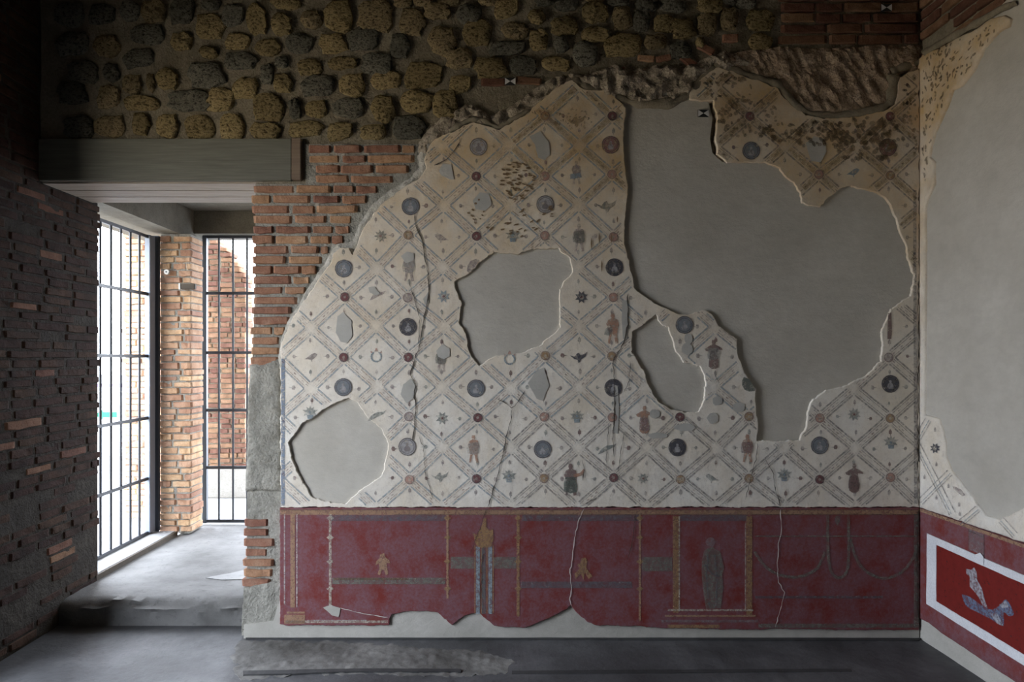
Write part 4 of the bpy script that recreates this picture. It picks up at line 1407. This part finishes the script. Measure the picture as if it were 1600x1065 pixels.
def brick_block(root, x0, x1, yf, z0, topfun, lens, mat, depth=0.2, ch=0.052):
    fr = Frame((0, yf, 0), (1, 0, 0), (0, 0, 1), (0, -1, 0), None)
    z = z0
    while z < topfun(x0) - ch or z < topfun(x1) - ch:
        h = ch * R.uniform(0.92, 1.08)
        e = x1
        if topfun(x1) < z + h:
            e = x0 + (x1 - x0) * max(0.0, min(1.0, (topfun(x0) - z) / max(1e-6, topfun(x0) - topfun(x1))))
        if e - x0 > 0.05:
            course(root, fr, x0, e, z, z + h - 0.009, lens, (-0.006, 0.010), mat, depth, 0, joint=0.010, rag0=0.010, rag1=0.012)
        z += h


tag(boxes('shade_eaves', [(-3.35, 0.5, 5.96, 6.75, 2.90, 3.0), (-3.35, XL - 0.46, 4.3, 5.96, 2.90, 3.0)], M['dark_timber']), kind='structure', label='unseen dark timber slab added to shade the brickwork outside the gates')  # added out of view to cut the sky light on pilaster and ruin
pil = empty('brick_pilaster', (-3.12, 6.1, 0.10), label='sunlit pale brick pilaster outside behind the side gate', cat='pilaster')
boxes('mortar_core', [(-3.25, -2.93, 6.015, 6.38, 0.10, 2.9)], M['pier_mortar'], pil)
brick_block(pil, -3.265, -2.92, 6.0, 0.12, lambda x: 2.9, (0.12, 0.24), 'brick_pale', 0.15)
ruin = empty('ruined_brick_wall', (-2.7, 7.1, 0.10), label='ruined brick wall with sloping broken top behind the far gate', cat='ruin')


def ruin_top(x):
    return 2.80 if x < -2.81 else 2.74 + (2.33 - 2.74) * (x + 2.81) / 0.27


rc = []
for k in range(9):
    xa, xb = -3.06 + 0.058 * k, -3.06 + 0.058 * (k + 1)
    rc.append((xa, min(xb, -2.555), 7.015, 7.35, 0.10, ruin_top(xb) - 0.06))
boxes('mortar_core', rc, M['mortar'], ruin)
brick_block(ruin, -3.06, -2.81, 7.0, 0.40, lambda x: 2.80, (0.12, 0.25), 'brick_dark', 0.2)
brick_block(ruin, -2.81, -2.54, 7.0, 0.40, ruin_top, (0.08, 0.16), 'brick_dark', 0.2)
bevel_box('plinth', (-3.10, -2.50, 6.94, 7.36, 0.10, 0.40), M['plinth'], ruin, 0.01)

wl = empty('garden_wall', (-6.0, 8.6, 0.10), label='low white rendered wall on a grey plinth across the street', cat='wall')
boxes('render_coat', [(-12.0, -3.6, 8.6, 8.85, 0.30, 1.10)], M['limewash'], wl)
boxes('plinth', [(-12.05, -3.55, 8.55, 8.9, 0.10, 0.30)], M['plinth'], wl)
hr = empty('handrail', (-6.0, 8.72, 1.10), label='purple handrail along the top of the white wall', cat='railing')
bar('rail', (-12.0, -3.9, 8.70, 8.74, 1.16, 1.20), 'rail_purple', hr)
for k in range(14):
    bar('post', (-12.0 + k * 0.61, -11.97 + k * 0.61, 8.705, 8.735, 1.10, 1.16), 'rail_purple', hr, 0.002)
sg = empty('direction_sign', (-4.0, 7.0, 0.10), label='white sign with green arrow standing outside the side gate', cat='sign')
bevel_box('panel', (-4.24, -3.84, 7.0, 7.015, 0.86, 1.04), M['sign_white'], sg, 0.003)
bevel_box('post', (-4.05, -4.02, 7.015, 7.04, 0.10, 1.00), M['iron_light'], sg, 0.003)
ax, az = -4.10, 0.945
centred('green_arrow', [(ax, 6.998, az), (ax + 0.09, 6.998, az - 0.052), (ax + 0.09, 6.998, az - 0.028), (ax + 0.235, 6.998, az - 0.028), (ax + 0.235, 6.998, az + 0.028), (ax + 0.09, 6.998, az + 0.028), (ax + 0.09, 6.998, az + 0.052)],
        [(0, 1, 2, 3, 4, 5, 6)], M['sign_green'], sg)

# ------------------------------------------------------------------ right side wall: fresco remains, repair mortar, dado
rf = empty('side_fresco', RIGHT.at(0.3, 0.7, 0), label='remains of cream lattice fresco round grey mortar on the side wall', cat='fresco')


def r2(pts):
    return [rpx(x, y) for x, y in pts]


def HR(u, v):
    return 0.036


edge_r = [(1590, 30), (1587, 41), (1570, 51), (1547, 78), (1532, 111), (1514, 135), (1499, 141), (1492, 162), (1480, 189), (1471, 207), (1465, 228), (1462, 246), (1470, 253), (1470, 288), (1460, 309), (1456, 322), (1455, 420), (1455, 540),
          (1455, 618), (1454, 647), (1465, 650), (1478, 654), (1485, 677), (1488, 693), (1488, 711), (1497, 735), (1510, 751), (1528, 774), (1539, 789), (1551, 805), (1573, 811), (1587, 805), (1602, 797), (1660, 770)]
top_r = [(1440, 100), (1452, 84), (1476, 76), (1500, 62), (1530, 48), (1560, 28), (1580, 24)]
r_loop = rough_loop(r2([(1442, 791), (1442, 96)] + top_r[1:] + edge_r + [(1660, 864)]), 0.014, 0.004, 31)
relief('plaster', RIGHT, [r_loop], 0.05, lambda u, v, d: HR(u, v) + 0.002 * n3(u, v, 4) - (0.006 if d < 1e-5 else 0), M['fresco'], rf, back=0.001, bevel=0.006, smooth=65)
relief('repair_patch', RIGHT, [rough_loop(r2([(1452, 300), (1456, 240), (1475, 150), (1520, 80), (1560, 20), (1600, -20), (1700, -60), (1700, 830), (1600, 820), (1560, 815), (1500, 760), (1470, 680), (1452, 640)]), 0.05, 0.004, 33)],
       0.06, lambda u, v, d: 0.024 + 0.006 * n3(u, v, 1.8, 3), M['patch'], rf, back=0.001, smooth=65)
sweep('mortar_fillet', [(1452, 84), (1464, 76), (1500, 56), (1540, 34), (1575, 14), (1600, 4)], 5.0, 'fillet', rf, RIGHT, 0.03, 0.7)


def rp(name, polys, mat, lift=1.5, strips=(), parent=None):
    return paint(name, polys, mat, parent or rf, RIGHT, lambda u, v: HR(u, v) + 0.0022, lift, strips)


def rs(pts, w, gap=0.0):
    return stroke(pts, w, 0.0, False, 0.0)


for pts in (([(1443, 692), (1500, 802)]), ([(1449, 784), (1496, 738)]), ([(1512, 818), (1541, 794)]), ([(1443, 688), (1462, 655)]), ([(1578, 812), (1600, 836)])):
    (x0, y0), (x1, y1) = pts
    L = math.hypot(x1 - x0, y1 - y0)
    nx, ny = -(y1 - y0) / L, (x1 - x0) / L
    o = rp('lattice_band', [], 'line_dark', 1.5, rs([(x0 + nx * 5, y0 + ny * 5), (x1 + nx * 5, y1 + ny * 5)], 1.6) + rs([(x0 - nx * 5, y0 - ny * 5), (x1 - nx * 5, y1 - ny * 5)], 1.6))
    rp('inner_line', [], 'line_blue', 1.8, rs([(x0 + nx * 1.5, y0 + ny * 1.5), (x1 + nx * 1.5, y1 + ny * 1.5)], 1.4, 0.2), o)
so = rp('painted_star', [xf(star(8, 5.0, 8.5), 1473, 700)], 'disc_dark', 1.8)
rp('star_heart', [disc(1473, 700, 3.2, 10)], 'cream', 2.4, (), so)
rp('painted_bird', [xf([(-10, -6), (-4, -4), (4, 0), (10, 8), (6, 10), (-2, 4), (-8, -1)], 1511, 765)], 'plum', 1.8)
for x, y in ((1475, 725), (1475, 777), (1494, 759), (1473, 671), (1456, 745), (1511, 788), (1512, 803)):
    rp('bud', [xf([(-1.6, -1), (0, -4.5), (1.6, -1), (1.6, 3), (-1.6, 3)], x, y)], 'bud', 1.8)
rq = []
strip_px = [(1452, 86), (1476, 78), (1530, 50), (1580, 28), (1582, 40), (1545, 76), (1528, 108), (1495, 138), (1478, 185), (1460, 240), (1464, 300), (1453, 320)]
while len(rq) < 150:
    x, y = R.uniform(1450, 1580), R.uniform(30, 318)
    if inside([(x, y)], [strip_px])[0]:
        l, w = R.uniform(3, 11), R.uniform(1.2, 3.2)
        rq.append(xf([(-l / 2, 0), (-l / 4, -w / 2), (l / 4, -w / 2), (l / 2, 0), (l / 5, w / 2), (-l / 4, w / 2)], x, y, 1, False, -1.1 + R.uniform(-.5, .5) - (0.4 if x < 1475 else 0)))
tag(rp('flaked_spots', rq, 'brown', 2), kind='stuff')

rd = empty('side_dado_fresco', RIGHT.at(0.3, 0.1, 0), label='red painted dado with white-filled panel frame on the side wall', cat='fresco')
relief('plaster', RIGHT, [rough_loop(r2([(1442, 792), (1660, 866), (1660, 1106), (1570, 1047), (1520, 1014), (1480, 988), (1460, 972), (1442, 964)]), 0.02, 0.002, 35)], 0.08, lambda u, v, d: 0.036 - (0.004 if d < 1e-5 else 0), M['dado'], rd, back=0.001, bevel=0.005, smooth=65)
relief('base_render', RIGHT, [rough_loop(r2([(1442, 945), (1660, 1060), (1660, 1150), (1442, 999)]), 0.04, 0.001, 36)], 0.08, lambda u, v, d: 0.028 + 0.003 * n3(u, v, 6), M['base_render'], rd, back=0.001, smooth=65)


def rdp(name, polys, mat, lift=1.0, strips=(), parent=None):
    return paint(name, polys, mat, parent or rd, RIGHT, lambda u, v: 0.0362, lift, strips)


rdp('top_border', [], 'tan', 1.2, rs([(1442, 794), (1660, 869)], 5))
rdp('painted_panel', [[(1474, 850), (1660, 925), (1660, 1058), (1474, 940)]], 'darkred', 1.5)
fr_o = [(1460, 833), (1660, 918), (1660, 1068), (1459, 943)]
fr_i = [(1475, 851), (1660, 932), (1660, 1049), (1475, 939)]
loop_o = [rpx(*p) for p in fr_o]
loop_i = [rpx(*p) for p in fr_i]
relief('white_frame', RIGHT, [rough_loop(loop_o, 0.03, 0.002, 37), rough_loop(loop_i, 0.03, 0.002, 38)], 0.05, lambda u, v, d: 0.0405, M['fillwhite'], rd, back=0.034, smooth=60)
rdp('painted_column', [[(1526, 826), (1550, 835), (1550, 868), (1526, 858)]], 'plum', 1.6)
rdp('column_edge', [], 'soot', 2.2, rs([(1526, 826), (1526, 860)], 1.6) + rs([(1550, 835), (1550, 870)], 1.6) + rs([(1526, 829), (1551, 839)], 1.6))
rdp('white_fill', [rough_loop([(1534, 876), (1537, 866), (1546, 863), (1551, 870), (1551, 882)], 3, 0.4, 3)], 'fillwhite', 6)
sea = rdp('sea_creature', [bez([(1515, 928), (1528, 932), (1545, 944), (1562, 952), (1576, 945), (1586, 936), (1598, 958), (1590, 962), (1582, 956), (1582, 975), (1576, 976), (1560, 966), (1540, 956), (1522, 946), (1515, 928)], 3)[:-1]], 'fish', 2.5)
rdp('rider', [[(1530, 890), (1535, 886), (1539, 893), (1540, 906), (1547, 918), (1553, 940), (1557, 950), (1549, 946), (1542, 932), (1534, 922), (1528, 916), (1528, 900), (1523, 896), (1522, 888)]], 'fishlight', 3.2, (), sea)
rdp('fin_highlight', [[(1560, 958), (1572, 958), (1582, 978), (1572, 974)], [(1575, 944), (1586, 938), (1590, 948), (1580, 950)]], 'fishlight', 3.2, (), sea)
# upper bricks of the side wall
for k in range(9):
    z0 = 3.14 + k * 0.058
    if z0 < 3.56:
        course(wall_right, RIGHT, 0.0 if k > 1 else 0.0, 0.95, z0, z0 + 0.044, (0.16, 0.30), (0.012, 0.022), 'brick_dark', 0.1, 0.05)

# ------------------------------------------------------------------ floor details
def fl(pts):
    return [FLOOR.px(x, y) for x, y in pts]


relief('broken_patch', FLOOR, [rough_loop(fl([(372, 1000), (470, 1000), (560, 1004), (660, 1012), (760, 1018), (800, 1034), (790, 1052), (690, 1056), (560, 1052), (430, 1056), (372, 1066), (362, 1030)]), 0.02, 0.03, 41)], 0.014,
       lambda u, v, d: -0.001 + min(d, 0.04) * 0.04 + 0.0075 * abs(fbm(u, v, 18, 2, 3)), M['floor_rough'], floor_o, back=-0.01, smooth=60)
relief('dark_inlay_line', FLOOR, [rough_loop(fl([(380, 1050), (560, 1046), (720, 1047), (720, 1051), (560, 1051), (380, 1056)]), 0.03, 0.003, 42)], 0.03, lambda u, v, d: 0.008, M['floor_line'], floor_o, back=0.0)
relief('dark_inlay_line', FLOOR, [rough_loop(fl([(800, 1048), (1100, 1046), (1330, 1045), (1330, 1049), (1100, 1051), (800, 1053)]), 0.03, 0.003, 43)], 0.03, lambda u, v, d: 0.0025, M['floor_line'], floor_o, back=-0.01)
relief('skirting_seam', FLOOR, [rough_loop(fl([(384, 993), (1440, 998), (1436, 1001), (384, 999)]), 0.03, 0.004, 44)], 0.03, lambda u, v, d: 0.006, M['floor_line'], floor_o, back=-0.01)
